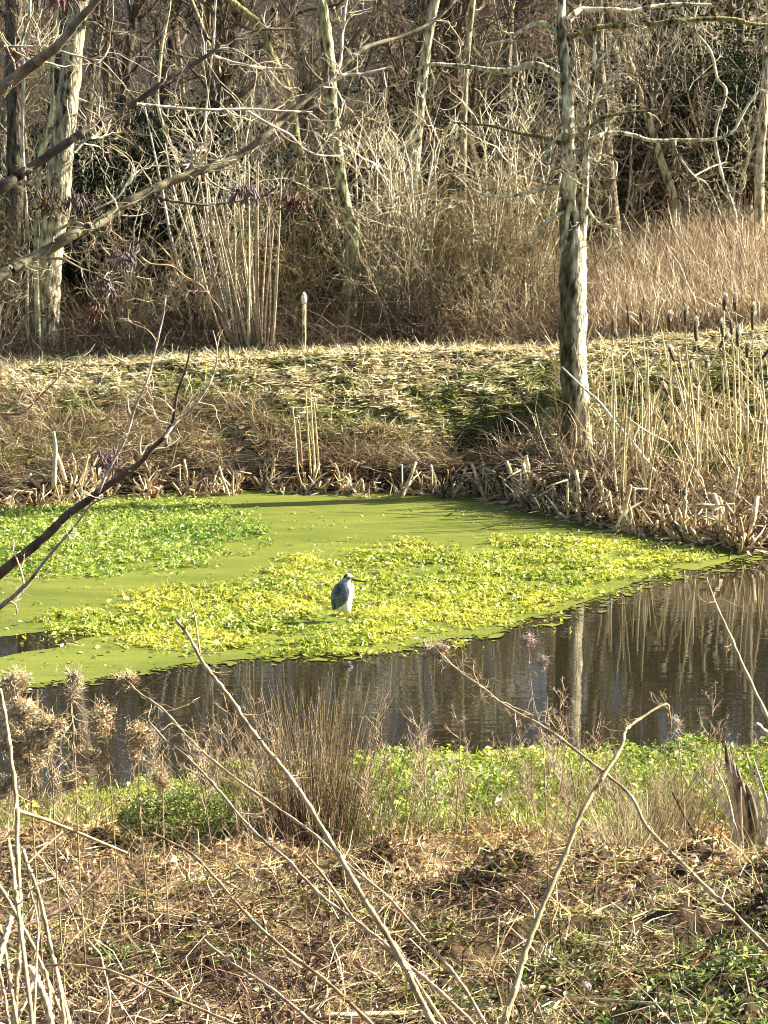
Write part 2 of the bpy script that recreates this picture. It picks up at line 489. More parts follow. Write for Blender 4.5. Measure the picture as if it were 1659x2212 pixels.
def strip(mb, x, lo, hi, mask, z):
    ok = mask & (hi > lo + 0.02)
    i = np.where(ok[:-1] & ok[1:])[0]
    V = np.stack([np.stack([x[i], lo[i], i * 0 + z], -1), np.stack([x[i + 1], lo[i + 1], i * 0 + z], -1), np.stack([x[i + 1], hi[i + 1], i * 0 + z], -1), np.stack([x[i], hi[i], i * 0 + z], -1)], 1)
    mb.add(V.reshape(-1, 3), np.arange(len(i) * 4).reshape(-1, 4))
strip(film, fxs, edge, farE, ~in_hole, 0.006)
for k in np.where(in_hole[:-1] != in_hole[1:])[0]:
    film.add([(fxs[k], edge[k], .006), (fxs[k + 1], edge[k + 1], .006), (fxs[k + 1], farE[k + 1], .006), (fxs[k], farE[k], .006)], [[0, 1, 2, 3]])
strip(film, fxs, hole_far, farE, in_hole, 0.006)
strip(film, fxs, edge, hole_near, in_hole, 0.006)
# torn-off rafts of film beyond the edge
for k in range(1100):
    cx = rng.uniform(-8, 7); off = -abs(rng.normal(0, 0.35)) * (1.7 if cx > 2 else 0.5)
    cy = np.interp(cx, fxs, edge) + off
    if cy < waterline_near(cx) + 0.3: continue
    rx = rng.uniform(0.008, 0.045) * (3.0 if k % 16 == 0 else 1); ry = rx * rng.uniform(0.5, 1.3)
    a_ = np.arange(9) / 9 * 2 * math.pi; rr = 1 + 0.35 * rng.normal(0, 1, 9)
    V = np.stack([cx + rx * rr * np.cos(a_), cy + ry * rr * np.sin(a_), a_ * 0 + 0.0065 + 0.00001 * k], -1)
    V = np.concatenate([V, [[cx, cy, 0.0065 + 0.00001 * k]]])
    film.add(V, None, [[9, i, (i + 1) % 9] for i in range(9)])
tag(film.build('duckweed', M_DUCK, smooth=False), 'smooth yellow-green duckweed film covering the far half of the pond', 'duckweed', kind='stuff')

# ------------------------------------------------------------------ floating cress mats
def inpoly(x, y, poly):
    inside = np.zeros(len(x), bool); n = len(poly)
    for i in range(n):
        x1, y1 = poly[i]; x2, y2 = poly[(i + 1) % n]
        c = ((y1 > y) != (y2 > y)) & (x < (x2 - x1) * (y - y1) / (y2 - y1 + 1e-12) + x1)
        inside ^= c
    return inside
def scatter_poly(pp, n, seed, thr=0.35, sc=1.6, wiggle=0.6):
    W = PW([p[0] for p in pp], [p[1] for p in pp])[:, :2]
    x0, y0 = W.min(0); x1, y1 = W.max(0)
    out = []
    tot = 0
    while tot < n:
        x = rng.uniform(x0 - .5, x1 + .5, n * 2); y = rng.uniform(y0 - .5, y1 + .5, n * 2)
        xx = x + rng.normal(0, 0.16, len(x)) + wiggle * (fbm(x, y, 2.0, seed) - 0.5) * 2; yy = y + rng.normal(0, 0.35, len(x)) + wiggle * 2.2 * (fbm(x, y, 2.0, seed + 3) - 0.5) * 2
        dens = fbm(x, y, sc, seed + 5) + 0.30 * rng.random(len(x)) - 0.15
        dens = dens + 0.10 * (fbm(x, y, 6.0, seed + 8, 2) - 0.5) * 2
        ok = inpoly(xx, yy, W) & (dens > thr)
        out.append(np.stack([x[ok], y[ok]], -1)); tot += ok.sum()
    return np.concatenate(out)[:n]
MAT1 = [(-300, 1125), (0, 1108), (120, 1095), (250, 1090), (400, 1088), (520, 1108), (565, 1140), (520, 1180), (440, 1210), (330, 1228), (200, 1240), (60, 1247), (-300, 1250)]
MAT2 = [(90, 1350), (220, 1325), (330, 1278), (480, 1268), (600, 1243), (640, 1215), (780, 1190), (900, 1183), (1000, 1193), (1100, 1170), (1250, 1173), (1400, 1188), (1520, 1203),
        (1440, 1225), (1330, 1248), (1250, 1290), (1150, 1315), (1060, 1345), (980, 1365), (850, 1388), (700, 1403), (560, 1398), (430, 1383), (330, 1390), (220, 1380), (150, 1362)]
def cress(name, label, pts, greens, hmax, seed, stems, hgt=None, lsc=1.0):
    if hgt is None:
        hf = PW(742, 1343)
        e1 = ((pts[:, 0] - hf[0]) / 0.26) ** 2 + ((pts[:, 1] - hf[1] + 0.2) / 0.45) ** 2
        e2 = ((pts[:, 0] - hf[0] + 0.55) / 0.45) ** 2 + ((pts[:, 1] - hf[1] + 0.2) / 0.30) ** 2
        pts = pts[(np.minimum(e1, e2) > 1 + rng.normal(0, 0.3, len(pts))) | (rng.random(len(pts)) < 0.08)]
    mb = MB(); n = len(pts)
    hn = fbm(pts[:, 0], pts[:, 1], 2.5, seed)
    base = np.zeros(n) if hgt is None else hgt
    hn2 = fbm(pts[:, 0], pts[:, 1], 7.0, seed + 2, 2)
    z = base + 0.012 + hmax * np.clip(hn * 1.2 + hn2 * 1.6 - 0.95, 0.04, 1) * rng.random(n) ** 0.7
    P = np.column_stack([pts, z])
    patch = fbm(pts[:, 0], pts[:, 1], 0.8, seed + 9)
    k = np.clip((patch - 0.35) / 0.3 + rng.normal(0, 0.25, n), 0, 1)[:, None]
    g0, g1 = np.array(greens[0]), np.array(greens[1])
    col = (g0 * (1 - k) + g1 * k) * np.exp(rng.normal(0, 0.28, (n, 1)))
    yel = rng.random(n) < 0.06; col[yel] = np.array([0.5, 0.42, 0.06]) * np.exp(rng.normal(0, 0.2, (yel.sum(), 1)))
    pal = rng.random(n) < 0.2; col[pal] = np.array([0.52, 0.54, 0.16]) * np.exp(rng.normal(0, 0.2, (pal.sum(), 1)))
    L = np.clip(np.exp(rng.normal(-3.05, 0.42, n)), 0.018, 0.13) * lsc
    dead = rng.random(n) < 0.05; col[dead] = np.array([0.22, 0.15, 0.06]) * np.exp(rng.normal(0, 0.4, (dead.sum(), 1)))
    leaves(mb, P, L, L * rng.uniform(0.4, 0.75, n), 0.6, col)
    # trailing stems
    i = rng.integers(0, n, stems)
    S = P[i].copy(); S[:, 2] = base[i] + 0.01
    D = np.stack([rng.normal(0, 1, stems), rng.normal(0, 1, stems), rng.uniform(0.1, 1.2, stems)], -1)
    G = grow(S, D, rng.uniform(0.08, 0.22, stems), 4, 0.35, -0.05)
    Wd = np.broadcast_to(np.array([0.008, 0.009, 0.008, 0.003]), (stems, 4))
    blades(mb, G, Wd, unit(np.cross(unit(D), rng.normal(0, 1, (stems, 3)))), vary(greens[1], stems, 0.25))
    return tag(mb.build(name, M_LEAF, smooth=False), label, 'water plants', kind='stuff')
cress('watercress', 'mat of fresh green watercress floating at the left under the far bank', scatter_poly(MAT1, 28000, 71, 0.40), [(0.13, 0.25, 0.03), (0.38, 0.48, 0.09)], 0.12, 71, 8000, lsc=1.2)
cress('watercress', 'broad yellow-green watercress mat that the heron stands in', scatter_poly(MAT2, 54000, 81, 0.43, 1.3), [(0.22, 0.32, 0.03), (0.60, 0.60, 0.09)], 0.09, 81, 13000, lsc=1.2)
# loose leaves on the film
lp = np.column_stack([rng.uniform(-8, 8, 5200), rng.uniform(28, 43, 5200)])
ok = lp[:, 1] > np.interp(lp[:, 0], fxs, edge) + 0.1
lp = lp[ok & (fbm(lp[:, 0], lp[:, 1], 0.9, 91) > 0.53)]
cress('watercress', 'single loose leaves scattered over the duckweed film', lp, [(0.2, 0.3, 0.03), (0.4, 0.42, 0.08)], 0.01, 91, 20)

dx_ = rng.uniform(-8, 7, 700); dd_ = rng.uniform(28, 45, 700)
ok = (dd_ > np.interp(dx_, fxs, edge) + 0.05) & (dd_ < waterline_far(dx_))
dx_, dd_ = dx_[ok], dd_[ok]
mb = MB(); S = np.column_stack([dx_, dd_, np.full(len(dx_), .014)])
G = grow(S, np.column_stack([rng.normal(0, 1, len(dx_)), rng.normal(0, .6, len(dx_)), rng.uniform(0, .15, len(dx_))]), rng.uniform(.03, .22, len(dx_)), 4, .3, -.02); G[:, :, 2] = np.maximum(G[:, :, 2], .011)
blades(mb, G, np.broadcast_to(np.array([.012, .014, .012, .005]), (len(dx_), 4)), np.tile(np.array([[.3, .95, 0]]), (len(dx_), 1)), pick([STRAW, TAN, BROWN, DKBROWN, (0.4, 0.42, 0.1)], len(dx_)))
tag(mb.build('floating_debris', M_STRAW, smooth=False), 'bits of straw and dead leaf afloat on the duckweed', 'debris', kind='stuff')

# near marsh edge of the pond
n = 46000
mx_ = rng.uniform(-4.6, 4.8, n * 2); my_ = rng.uniform(21.3, 26.3, n * 2)
wn_ = waterline_near(mx_)
dens = fbm(mx_, my_, 1.1, 101)
ok = (my_ < wn_ + 0.25) & (dens + 0.16 * sstep(22, 24.6, my_) + 0.05 * (mx_ > -0.2) > 0.47)
mp_ = np.column_stack([mx_, my_])[ok][:n]
cress('watercress', 'bright green marsh plants filling the near margin of the pond', mp_, [(0.20, 0.29, 0.03), (0.52, 0.58, 0.10)], 0.26, 101, 14000, hgt=np.maximum(H(mp_[:, 0], mp_[:, 1]), 0))

# ------------------------------------------------------------------ ground cover
def lawn(name, label, x, d, n, lens, wid, cols, p, lean=0.9, lay=0.3, K=3, mat=M_GRASS, amt=0.3, droop=-0.25, cat='grass', z0=None, leanx=0.0, wob=0.28):
    z = H(x, d) if z0 is None else z0
    m = len(x)
    S = np.column_stack([x, d, z - 0.01])
    D = np.stack([rng.normal(leanx, lean, m), rng.normal(0, lean, m), rng.uniform(lay, 1.0, m)], -1)
    fl = 18 * fbm(x, d, 0.8, 201, 3) + 5 * vn(x, d, 5.0, 207)
    D[:, 0] += lean * 1.0 * np.cos(fl); D[:, 1] += lean * 1.0 * np.sin(fl)
    P = grow(S, D, rng.uniform(lens[0], lens[1], m) * (0.6 + 0.9 * vn(x, d, 4.0, 211)), K, wob, droop)
    P[:, :, 2] = np.maximum(P[:, :, 2], z[:, None] + 0.01)
    prof = np.linspace(1, 0.25, K)
    Wd = rng.uniform(wid[0], wid[1], m)[:, None] * prof[None]
    mb = MB()
    side = unit(np.cross(unit(D), unit(rng.normal(0, 1, (m, 3)))))
    blades(mb, P, Wd, side, pick(cols, m, p, amt) if p is None or np.ndim(p) == 1 else p(x, d))
    return tag(mb.build(name, mat, smooth=False), label, cat, kind='stuff')

def bankpts(n, xr, dr, f):
    X = rng.uniform(xr[0], xr[1], n * 3); D = rng.uniform(dr[0], dr[1], n * 3)
    ok = f(X, D); return X[ok][:n], D[ok][:n]
# far bank turf
X_, D_ = bankpts(85000, (-9.5, 9.5), (41, 53.0), lambda x, d: (d > waterline_far(x) + 1.0 + 0.6 * fbm(x, d, 2.0, 115)) & (fbm(x, d, 1.6, 111) + 0.15 * sstep(47, 50, d) > 0.40))
g_ = fbm(X_, D_, 1.1, 113) + 0.04 - 0.32 * sstep(48.0, 50.3, D_)
c_str = pick([(0.56, 0.46, 0.26), (0.84, 0.75, 0.48), (0.70, 0.60, 0.30), (0.24, 0.17, 0.09)], len(X_), None, 0.25); c_grn = pick([(0.20, 0.22, 0.06), (0.09, 0.10, 0.03), (0.38, 0.38, 0.12)], len(X_), None, 0.25)
colb = np.where((g_ + rng.normal(0, 0.09, len(X_)) > 0.47)[:, None], c_grn, c_str)
lawn('grass', 'matted straw-coloured and green turf on the far bank', X_, D_, 0, (0.08, 0.34), (0.014, 0.045), None, lambda x, d: colb, lean=1.3, lay=0.05)
# rough dry tangle on the left half of the far bank and just above the waterline
X_, D_ = bankpts(27000, (-9.5, 8.0), (42, 48.5), lambda x, d: (d > waterline_far(x) - 0.05) & ((x < -2.3) | (d < waterline_far(x) + 1.9)) & (fbm(x, d, 0.9, 117) > 0.33))
lawn('dry_undergrowth', 'tangled dry stems along the foot of the far bank', X_, D_, 0, (0.25, 0.75), (0.006, 0.016), [STRAW, TAN, BROWN, (0.10, 0.085, 0.045)], [.13, .2, .3, .37], lean=0.6, lay=0.2, K=4, mat=M_STRAW, cat='undergrowth')
# tall dry grass on the rising ground at right
X_, D_ = bankpts(13000, (4.2, 12), (51.5, 62), lambda x, d: (x > 4.4 + 0.5 * vn(x, d, .7, 3)))
lawn('tall_grass', 'tall reddish dry grass on the slope right of the alder', X_, D_, 0, (0.6, 1.35), (0.016, 0.045), [(0.56, 0.44, 0.29), (0.36, 0.26, 0.17), STRAW2, BROWN], [.35, .2, .25, .2], lean=0.22, lay=0.8, K=4, mat=M_STRAW, droop=0.0, leanx=-0.12)
# dead reed litter at right
X_, D_ = bankpts(13000, (2.2, 9), (38.6, 46.5), lambda x, d: (d > waterline_far(x) - 0.5) & (d < waterline_far(x) + 3.2) & (rng.random(len(x)) < np.exp(-np.maximum(d - waterline_far(x), 0) / 1.6)))
lawn('dead_reeds', 'collapsed brown and straw reed leaves at the right waterline', X_, D_, 0, (0.3, 1.0), (0.01, 0.04), [STRAW, STRAW2, TAN, BROWN, DKBROWN], [.10, .14, .12, .3, .34], lean=0.7, lay=0.3, K=4, mat=M_STRAW, cat='reeds', z0=np.maximum(H(X_, D_), -0.05))
X_, D_ = bankpts(330, (3.4, 9), (38.8, 47.5), lambda x, d: (d > waterline_far(x) - 0.2) & (fbm(x, d, 1.2, 119) > 0.42))
lawn('dead_reeds', 'upright pale dead reed blades standing between the cattails', X_, D_, 0, (0.9, 2.0), (0.02, 0.045), [STRAW, STRAW2, TAN], [.45, .3, .25], lean=0.2, lay=0.8, K=5, mat=M_STRAW, cat='reeds', droop=-0.03)
# wood floor undergrowth
X_, D_ = bankpts(24000, (-11, 5.5), (52.3, 60), lambda x, d: fbm(x, d, 0.8, 121) > 0.42)
lawn('undergrowth', 'bare brown brambles and seedling stems along the foot of the wood', X_, D_, 0, (0.5, 1.9), (0.008, 0.02), [TWIGC, REDTW, BROWN, STRAW], [.35, .2, .3, .15], lean=0.35, lay=0.5, K=5, mat=M_TWIG, cat='undergrowth')

# near slope
def near(n, dr, f=None):
    d = dr[0] + (dr[1] - dr[0]) * rng.random(n) ** 0.8
    x = rng.uniform(-1, 1, n) * (0.175 * d + 0.35)
    if f is not None:
        ok = f(x, d); x, d = x[ok], d[ok]
    return x, d
X_, D_ = near(62000, (7.5, 21.6), lambda x, d: (fbm(x, d, 1.8, 131) + 0.10 * sstep(17, 19.5, d) - 0.08 * sstep(0, 1, x) * (d < 14)) > 0.45)
mb = MB()
sz = rng.uniform(0.018, 0.075, len(X_)) * np.clip(D_ / 14, .5, 1.2)
wrm = sstep(16.0, 20.0, D_)[:, None]
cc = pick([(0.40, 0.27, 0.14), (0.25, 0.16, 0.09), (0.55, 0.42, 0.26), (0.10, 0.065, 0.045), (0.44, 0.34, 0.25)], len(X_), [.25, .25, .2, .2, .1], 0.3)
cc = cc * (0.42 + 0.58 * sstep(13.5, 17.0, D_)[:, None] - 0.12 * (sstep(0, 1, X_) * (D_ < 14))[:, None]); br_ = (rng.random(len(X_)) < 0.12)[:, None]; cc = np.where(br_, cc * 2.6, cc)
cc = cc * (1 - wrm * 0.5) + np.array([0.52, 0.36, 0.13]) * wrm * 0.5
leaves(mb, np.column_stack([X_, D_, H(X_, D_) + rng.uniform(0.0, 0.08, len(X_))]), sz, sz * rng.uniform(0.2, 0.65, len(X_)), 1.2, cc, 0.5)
tag(mb.build('leaf_litter', M_LITTER, smooth=False), 'brown curled dead leaves covering the near slope', 'leaf litter', kind='stuff')
X_, D_ = near(42000, (7.5, 21.8), lambda x, d: fbm(x, d, 1.3, 137) + 0.10 * sstep(15.5, 18, d) - (0.09 + 0.06 * sstep(0, 1, x)) * (1 - sstep(12.5, 16, d)) > 0.46)
lawn('dry_grass', 'short dry golden grass tufts on the near slope', X_, D_, 0, (0.06, 0.32), (0.004, 0.014), [(0.58, 0.46, 0.25), (0.66, 0.48, 0.18), TAN, (0.72, 0.62, 0.38)], [.3, .3, .25, .15], lean=0.8, lay=0.2, mat=M_STRAW)
X_, D_ = near(30000, (7.5, 21.8), lambda x, d: fbm(x, d, 0.9, 139) + 0.07 * (x > 0.3) > 0.52)
lawn('grass', 'green grass and moss in patches on the near slope', X_, D_, 0, (0.05, 0.22), (0.004, 0.014), [GREEN, (0.22, 0.28, 0.05), OLIVE, (0.42, 0.42, 0.12)], None, lean=0.8, lay=0.2)
X_, D_ = near(34000, (7.3, 19), lambda x, d: fbm(x, d, 0.9, 141) - 0.08 * x + 0.05 * (d < 14) > 0.45)
lawn('brambles', 'fine dead bramble and herb stems sprawling over the near slope', X_, D_, 0, (0.15, 0.6), (0.004, 0.010), [TAN, BROWN, DKBROWN, (0.14, 0.09, 0.06), STRAW2], [.2, .3, .2, .2, .1], lean=0.8, lay=0.15, K=6, mat=M_TWIG, cat='undergrowth', wob=0.5)
X_, D_ = near(40000, (8.5, 16), lambda x, d: (fbm(x, d, 1.2, 151) + 0.06 * (x > 0.6) * (d < 13.5) > 0.60) | ((x > 0.2) & (d < 12.5) & (fbm(x, d, 2.0, 153) > 0.46)))
mb = MB(); sz = rng.uniform(0.015, 0.05, len(X_))
leaves(mb, np.column_stack([X_, D_, H(X_, D_) + rng.uniform(0.01, 0.07, len(X_))]), sz, sz * .7, 0.6, pick([(0.08, 0.12, 0.025), (0.16, 0.20, 0.04), (0.28, 0.30, 0.10), (0.05, 0.07, 0.02)], len(X_)))
tag(mb.build('low_herbs', M_LEAF, smooth=False), 'dark green low leaves in patches at the lower right of the near slope', 'low plants', kind='stuff')
# grass and dead stems in the marsh edge
X_, D_ = bankpts(8000, (-4.8, 5), (20.6, 23.6), lambda x, d: (d < waterline_near(x) - 0.2) & (fbm(x, d, 1.0, 143) > 0.42))
lawn('grass', 'olive and straw grass standing in the near marsh edge', X_, D_, 0, (0.15, 0.50), (0.005, 0.014), [OLIVE, (0.20, 0.24, 0.06), STRAW, TAN, BROWN], [.25, .2, .2, .15, .2], lean=0.3, lay=0.6, K=4, droop=-0.08)

# ================================================================== TREES OF THE WOOD
def woody_levels(mb, levels, P, R, col, ns_first=6):
    """adds successive levels of branches; returns nothing"""
    for lv in levels:
        S, D, r = sprout(P, R, lv['n'], lv.get('spread', 0.9), lv.get('t0', 0.2), 1.0, lv.get('rf', 0.55))
        r = np.clip(r, lv.get('rmin', 0.004), lv.get('rmax', 1))
        L = rng.uniform(lv['L'][0], lv['L'][1], lv['n'])
        K = lv.get('K', 4)
        P2 = grow(S, D, L, K, lv.get('wob', 0.25), lv.get('up', 0.06))
        R2 = taper(r, K, 0.4)
        tubes(mb, P2, R2, lv.get('ns', 3), vary(col, lv['n'], 0.28))
        P, R = P2, R2

def make_wood_tree(h, r0, col, tw, name='wood_tree', label='', seed=0):
    root = thing(name, label, 'tree', (0, 0, 0), 'bare trees standing in the wood')
    K = 12
    P = grow(np.zeros((1, 3)), np.array([[rng.normal(0, .05), rng.normal(0, .05), 1]]), [h], K, 0.07, 0.05)
    P[0, 0, 2] -= 0.3
    R = taper([r0], K, 0.12)
    tb = MB(); tubes(tb, P, R, 9, col, jit=0.15); tb.build('trunk', M_BARK, root)
    cb = MB()
    woody_levels(cb, [dict(n=26, L=(1.5, 3.6), K=6, ns=4, t0=0.22, spread=1.0, rf=0.5, wob=0.16, up=0.10),
                      dict(n=170, L=(0.6, 1.8), K=6, rf=0.6, wob=0.28, rmin=0.012, rmax=0.03),
                      dict(n=620, L=(0.3, 0.9), K=5, rf=0.7, rmin=0.008, rmax=0.013, wob=0.4),
                      dict(n=700, L=(0.15, 0.5), K=4, rf=0.7, rmin=0.006, rmax=0.009, wob=0.45)], P, R, tw)
    cr = cb.build('crown', M_TWIG, root); cr['kind'] = 'stuff'
    return root

def make_shrub(name, label, cat, group, rad, h, stems, fine, col, up=0.1, r0=0.02):
    root = thing(name, label, cat, (0, 0, 0), group)
    a_ = rng.random(stems) * 2 * math.pi
    S = np.stack([np.cos(a_) * rad * .2 * rng.random(stems), np.sin(a_) * rad * .2 * rng.random(stems), np.zeros(stems)], -1)
    D = np.stack([np.cos(a_) * rad / h * rng.random(stems) * 1.3, np.sin(a_) * rad / h * rng.random(stems) * 1.3, np.ones(stems)], -1)
    P = grow(S, D, rng.uniform(0.6, 1.1, stems) * h, 7, 0.13, up)
    R = taper(rng.uniform(0.6, 1.1, stems) * r0, 7, 0.3)
    sb = MB(); tubes(sb, P, R, 4, vary(col, stems, 0.2)); sb.build('stems', M_TWIG, root)
    tb = MB()
    woody_levels(tb, [dict(n=stems * 6, L=(0.2 * h, 0.45 * h), K=6, t0=0.1, wob=0.33, rf=0.7, rmin=0.009),
                      dict(n=stems * 18, L=(0.25, 0.9), K=5, rmin=0.007, rmax=0.012, wob=0.45),
                      dict(n=int(fine * 0.33), L=(0.12, 0.45), K=4, rmin=0.005, rmax=0.008, wob=0.5)], P, R, col)
    t_ = tb.build('twigs', M_TWIG, root); t_['kind'] = 'stuff'
    return root

tree_types = [
    make_wood_tree(15.5, 0.19, (0.22, 0.18, 0.12), (0.19, 0.15, 0.09), label='tall bare grey-brown tree standing back in the wood'),
    make_wood_tree(13.0, 0.13, (0.38, 0.34, 0.21), (0.22, 0.17, 0.11), label='slim bare tree with pale lichened stem back in the wood'),
    make_wood_tree(17.0, 0.24, (0.10, 0.08, 0.055), (0.13, 0.095, 0.065), label='thick dark bare tree standing back in the wood')]
shrub_types = [
    make_shrub('thorn_bush', 'dense thorny bush of fine olive-brown twigs at the edge of the wood', 'bush', 'leafless bushes filling the wood', 1.8, 4.2, 14, 4200, (0.22, 0.17, 0.085)),
    make_shrub('bare_bush', 'leafless reddish-brown bush of arching twigs in the wood', 'bush', 'leafless bushes filling the wood', 1.6, 3.2, 12, 3000, (0.20, 0.14, 0.085)),
    make_shrub('hazel_bush', 'upright leafless hazel bush with tan stems in the wood', 'bush', 'leafless bushes filling the wood', 1.0, 4.8, 12, 500, (0.30, 0.24, 0.15), up=0.15, r0=0.03)]
shrub_types += [
    make_shrub('bramble_thicket', 'tangle of arching sunlit bramble stems along the front of the wood', 'brambles', 'bramble tangles along the front of the wood', 1.5, 2.6, 9, 380, (0.42, 0.34, 0.20), up=-0.02, r0=0.022),
    make_shrub('bramble_thicket', 'low dense tangle of pale and brown shoots along the front of the wood', 'brambles', 'bramble tangles along the front of the wood', 1.3, 1.7, 16, 1000, (0.10, 0.07, 0.04), up=-0.05, r0=0.018),
    make_shrub('elder_bush', 'twisting pale-barked elder bush with crooked shoots in the wood', 'bush', 'twisting elder bushes in the wood', 1.6, 5.2, 6, 260, (0.68, 0.61, 0.42), up=0.06, r0=0.045)]
def make_added_evergreen():  # dark bushes put in to shade and blacken the wood's gaps
    root = thing('added_evergreen', 'dark evergreen bush added to darken the gaps between the trunks of the wood', 'bush', (0, 0, 0), 'dark evergreen bushes added to darken the wood')
    K = 5; S = np.zeros((K, 3)); D = np.column_stack([rng.normal(0, .4, K), rng.normal(0, .4, K), np.ones(K)])
    P = grow(S, D, 3.8, 6, .12, .05); mb = MB(); tubes(mb, P, taper(np.full(K, .06), 6), 5, (0.06, 0.05, 0.035)); mb.build('stems', M_TWIG, root)
    n = 5200; cc = P.reshape(-1, 3)[rng.integers(0, K * 6, n)]
    v = cc + unit(rng.normal(0, 1, (n, 3))) * rng.random((n, 1)) ** .5 * np.array([1.5, 1.3, 1.1]); v[:, 2] = np.maximum(v[:, 2], .05)
    mb = MB(); leaves(mb, v, rng.uniform(.07, .14, n), .07, 1.5, vary((0.022, 0.030, 0.010), n, .4)); mb.build('foliage', M_LITTER, root, smooth=False)['kind'] = 'stuff'
    return root
ever = make_added_evergreen()
for k in range(44):
    d = [57.5, 60, 64, 70][k % 4] + rng.uniform(-1, 1); x = rng.uniform(-11, 12)
    if x > 3.6 and d < 62.5: d = rng.uniform(63.5, 68)
    z = float(H(x, d)) - .1 + (rng.uniform(0, 0.3) if k % 3 else 0)
    if k == 0: ever.location = (x, d, z)
    else: copy_tree(ever, (x, d, z), rng.random() * 6.28, rng.uniform(.7, 1.35))
# trees: first positions move the prototypes themselves, the rest are copies
spots = []
for d0, nrow, jitterd in ((61, 9, 2.2), (67, 11, 2.5), (74, 13, 3), (83, 15, 3.5), (95, 17, 4)):
    half = d0 * 0.21
    for k in range(nrow):
        x = -half + (k + 0.5 + rng.uniform(-.35, .35)) * 2 * half / nrow
        spots.append((x, d0 + rng.uniform(-jitterd, jitterd)))
for i, (x, d) in enumerate(spots):
    T_ = tree_types[i % 3]
    z = float(H(x, d)) - 0.1
    if i < 3: T_.location = (x, d, z); T_.rotation_euler = (0, 0, rng.random() * 6.28)
    else: copy_tree(T_, (x, d, z), rng.random() * 6.28, rng.uniform(0.8, 1.15))
sp = []
for d0, nrow in ((54.5, 8), (57.5, 10), (62, 11), (68, 12), (76, 13), (87, 15)):
    half = d0 * 0.19
    for k in range(nrow):
        x = -half + (k + 0.5 + rng.uniform(-.4, .4)) * 2 * half / nrow
        d = d0 + rng.uniform(-1.3, 1.3)
        if x > 3.9 and d < 62: continue
        if x < -2 and d < 56 and rng.random() < 0.5: continue
        sp.append((x, d))
sp += [(1.6, 54.6), (2.9, 55.2), (0.9, 56.5), (3.4, 57.5), (2.3, 58.5), (6.0, 64), (8.5, 63), (10.5, 64), (4.6, 66), (7.2, 67)]
n0 = len(sp)
sp += [(x + rng.uniform(-.4, .4), 53.0 + rng.uniform(-.5, 1.2)) for x in np.arange(-9.5, 4.2, 0.75)]
n1 = len(sp)
sp += [(rng.uniform(-10.5, 3.6), rng.uniform(54.5, 63)) for k in range(26)] + [(rng.uniform(4, 12), rng.uniform(63, 70)) for k in range(14)]
sp = [(x, max(d, 55.2) if min(abs(x + 7.6), abs(x + 0.9)) < 0.9 else d) for x, d in sp]
for i, (x, d) in enumerate(sp):
    q = 0 if (x > 0 and x < 4) else (1 if x > 4 else int(rng.integers(0, 3)))
    if i >= n0: q = 3 + i % 2
    if i >= n1: q = 5
    T_ = shrub_types[q]; z = float(H(x, d)) - 0.1
    if not T_.get('_used'):
        T_['_used'] = 1; T_.location = (x, d, z)
    else:
        copy_tree(T_, (x, d, z), rng.random() * 6.28, rng.uniform(0.75, 1.25))
for T_ in shrub_types:
    if not T_.get('_used'): T_.location = (-3 + rng.random(), 58, float(H(-3, 58)))

# ------------------------------------------------------------------ individually placed trees
def pxline(pts, d, n=None, d1=None):
    p = np.asarray(pts, float)
    n = n or max(8, len(p) * 4)
    q = spline(p, n)
    dd = np.linspace(d, d if d1 is None else d1, n)
    return PX(q[:, 0], q[:, 1], dd)
def limb(mb, pts, w0, w1, d, col, d1=None, ns=8, jit=0.12, n=None, wander=0.0):
    P = pxline(pts, d, n, d1)
    if wander: P[:, 1] += np.cumsum(rng.normal(0, wander, len(P)))
    R = np.linspace(w0, w1, len(P)) * 0.5 * d / FPX
    tubes(mb, P[None], R[None], ns, col, jit=jit)
    return P, R
def twigs_on(root, lines, n1, L1, n2, L2, n3, L3, col, r=(0.012, 0.006, 0.004), wob=0.35, name='twigs', up=0.02, spread=1.0):
    mb = MB()
    allP = []; allR = []
    for P, R in lines:
        q = spline(P, 16); rr = np.interp(np.linspace(0, 1, 16), np.linspace(0, 1, len(R)), R)
        allP.append(q); allR.append(rr)
    P = np.stack(allP); R = np.stack(allR)
    for n_, L_, r_, K in ((n1, L1, r[0], 7), (n2, L2, r[1], 5), (n3, L3, r[2], 4)):
        if not n_: continue
        S, D, r0 = sprout(P, R, n_, spread, 0.1, 1.0, 0.6)
        r0 = np.clip(r0, r_ * 0.5, r_)
        P2 = grow(S, D, rng.uniform(L_[0], L_[1], n_), K, wob, up); R2 = taper(r0, K, 0.35)
        tubes(mb, P2, R2, 4 if r_ > 0.008 else 3, vary(col, n_, 0.25))
        P, R = P2, R2
    t_ = mb.build(name, M_TWIG, root); t_['kind'] = 'stuff'
    return t_

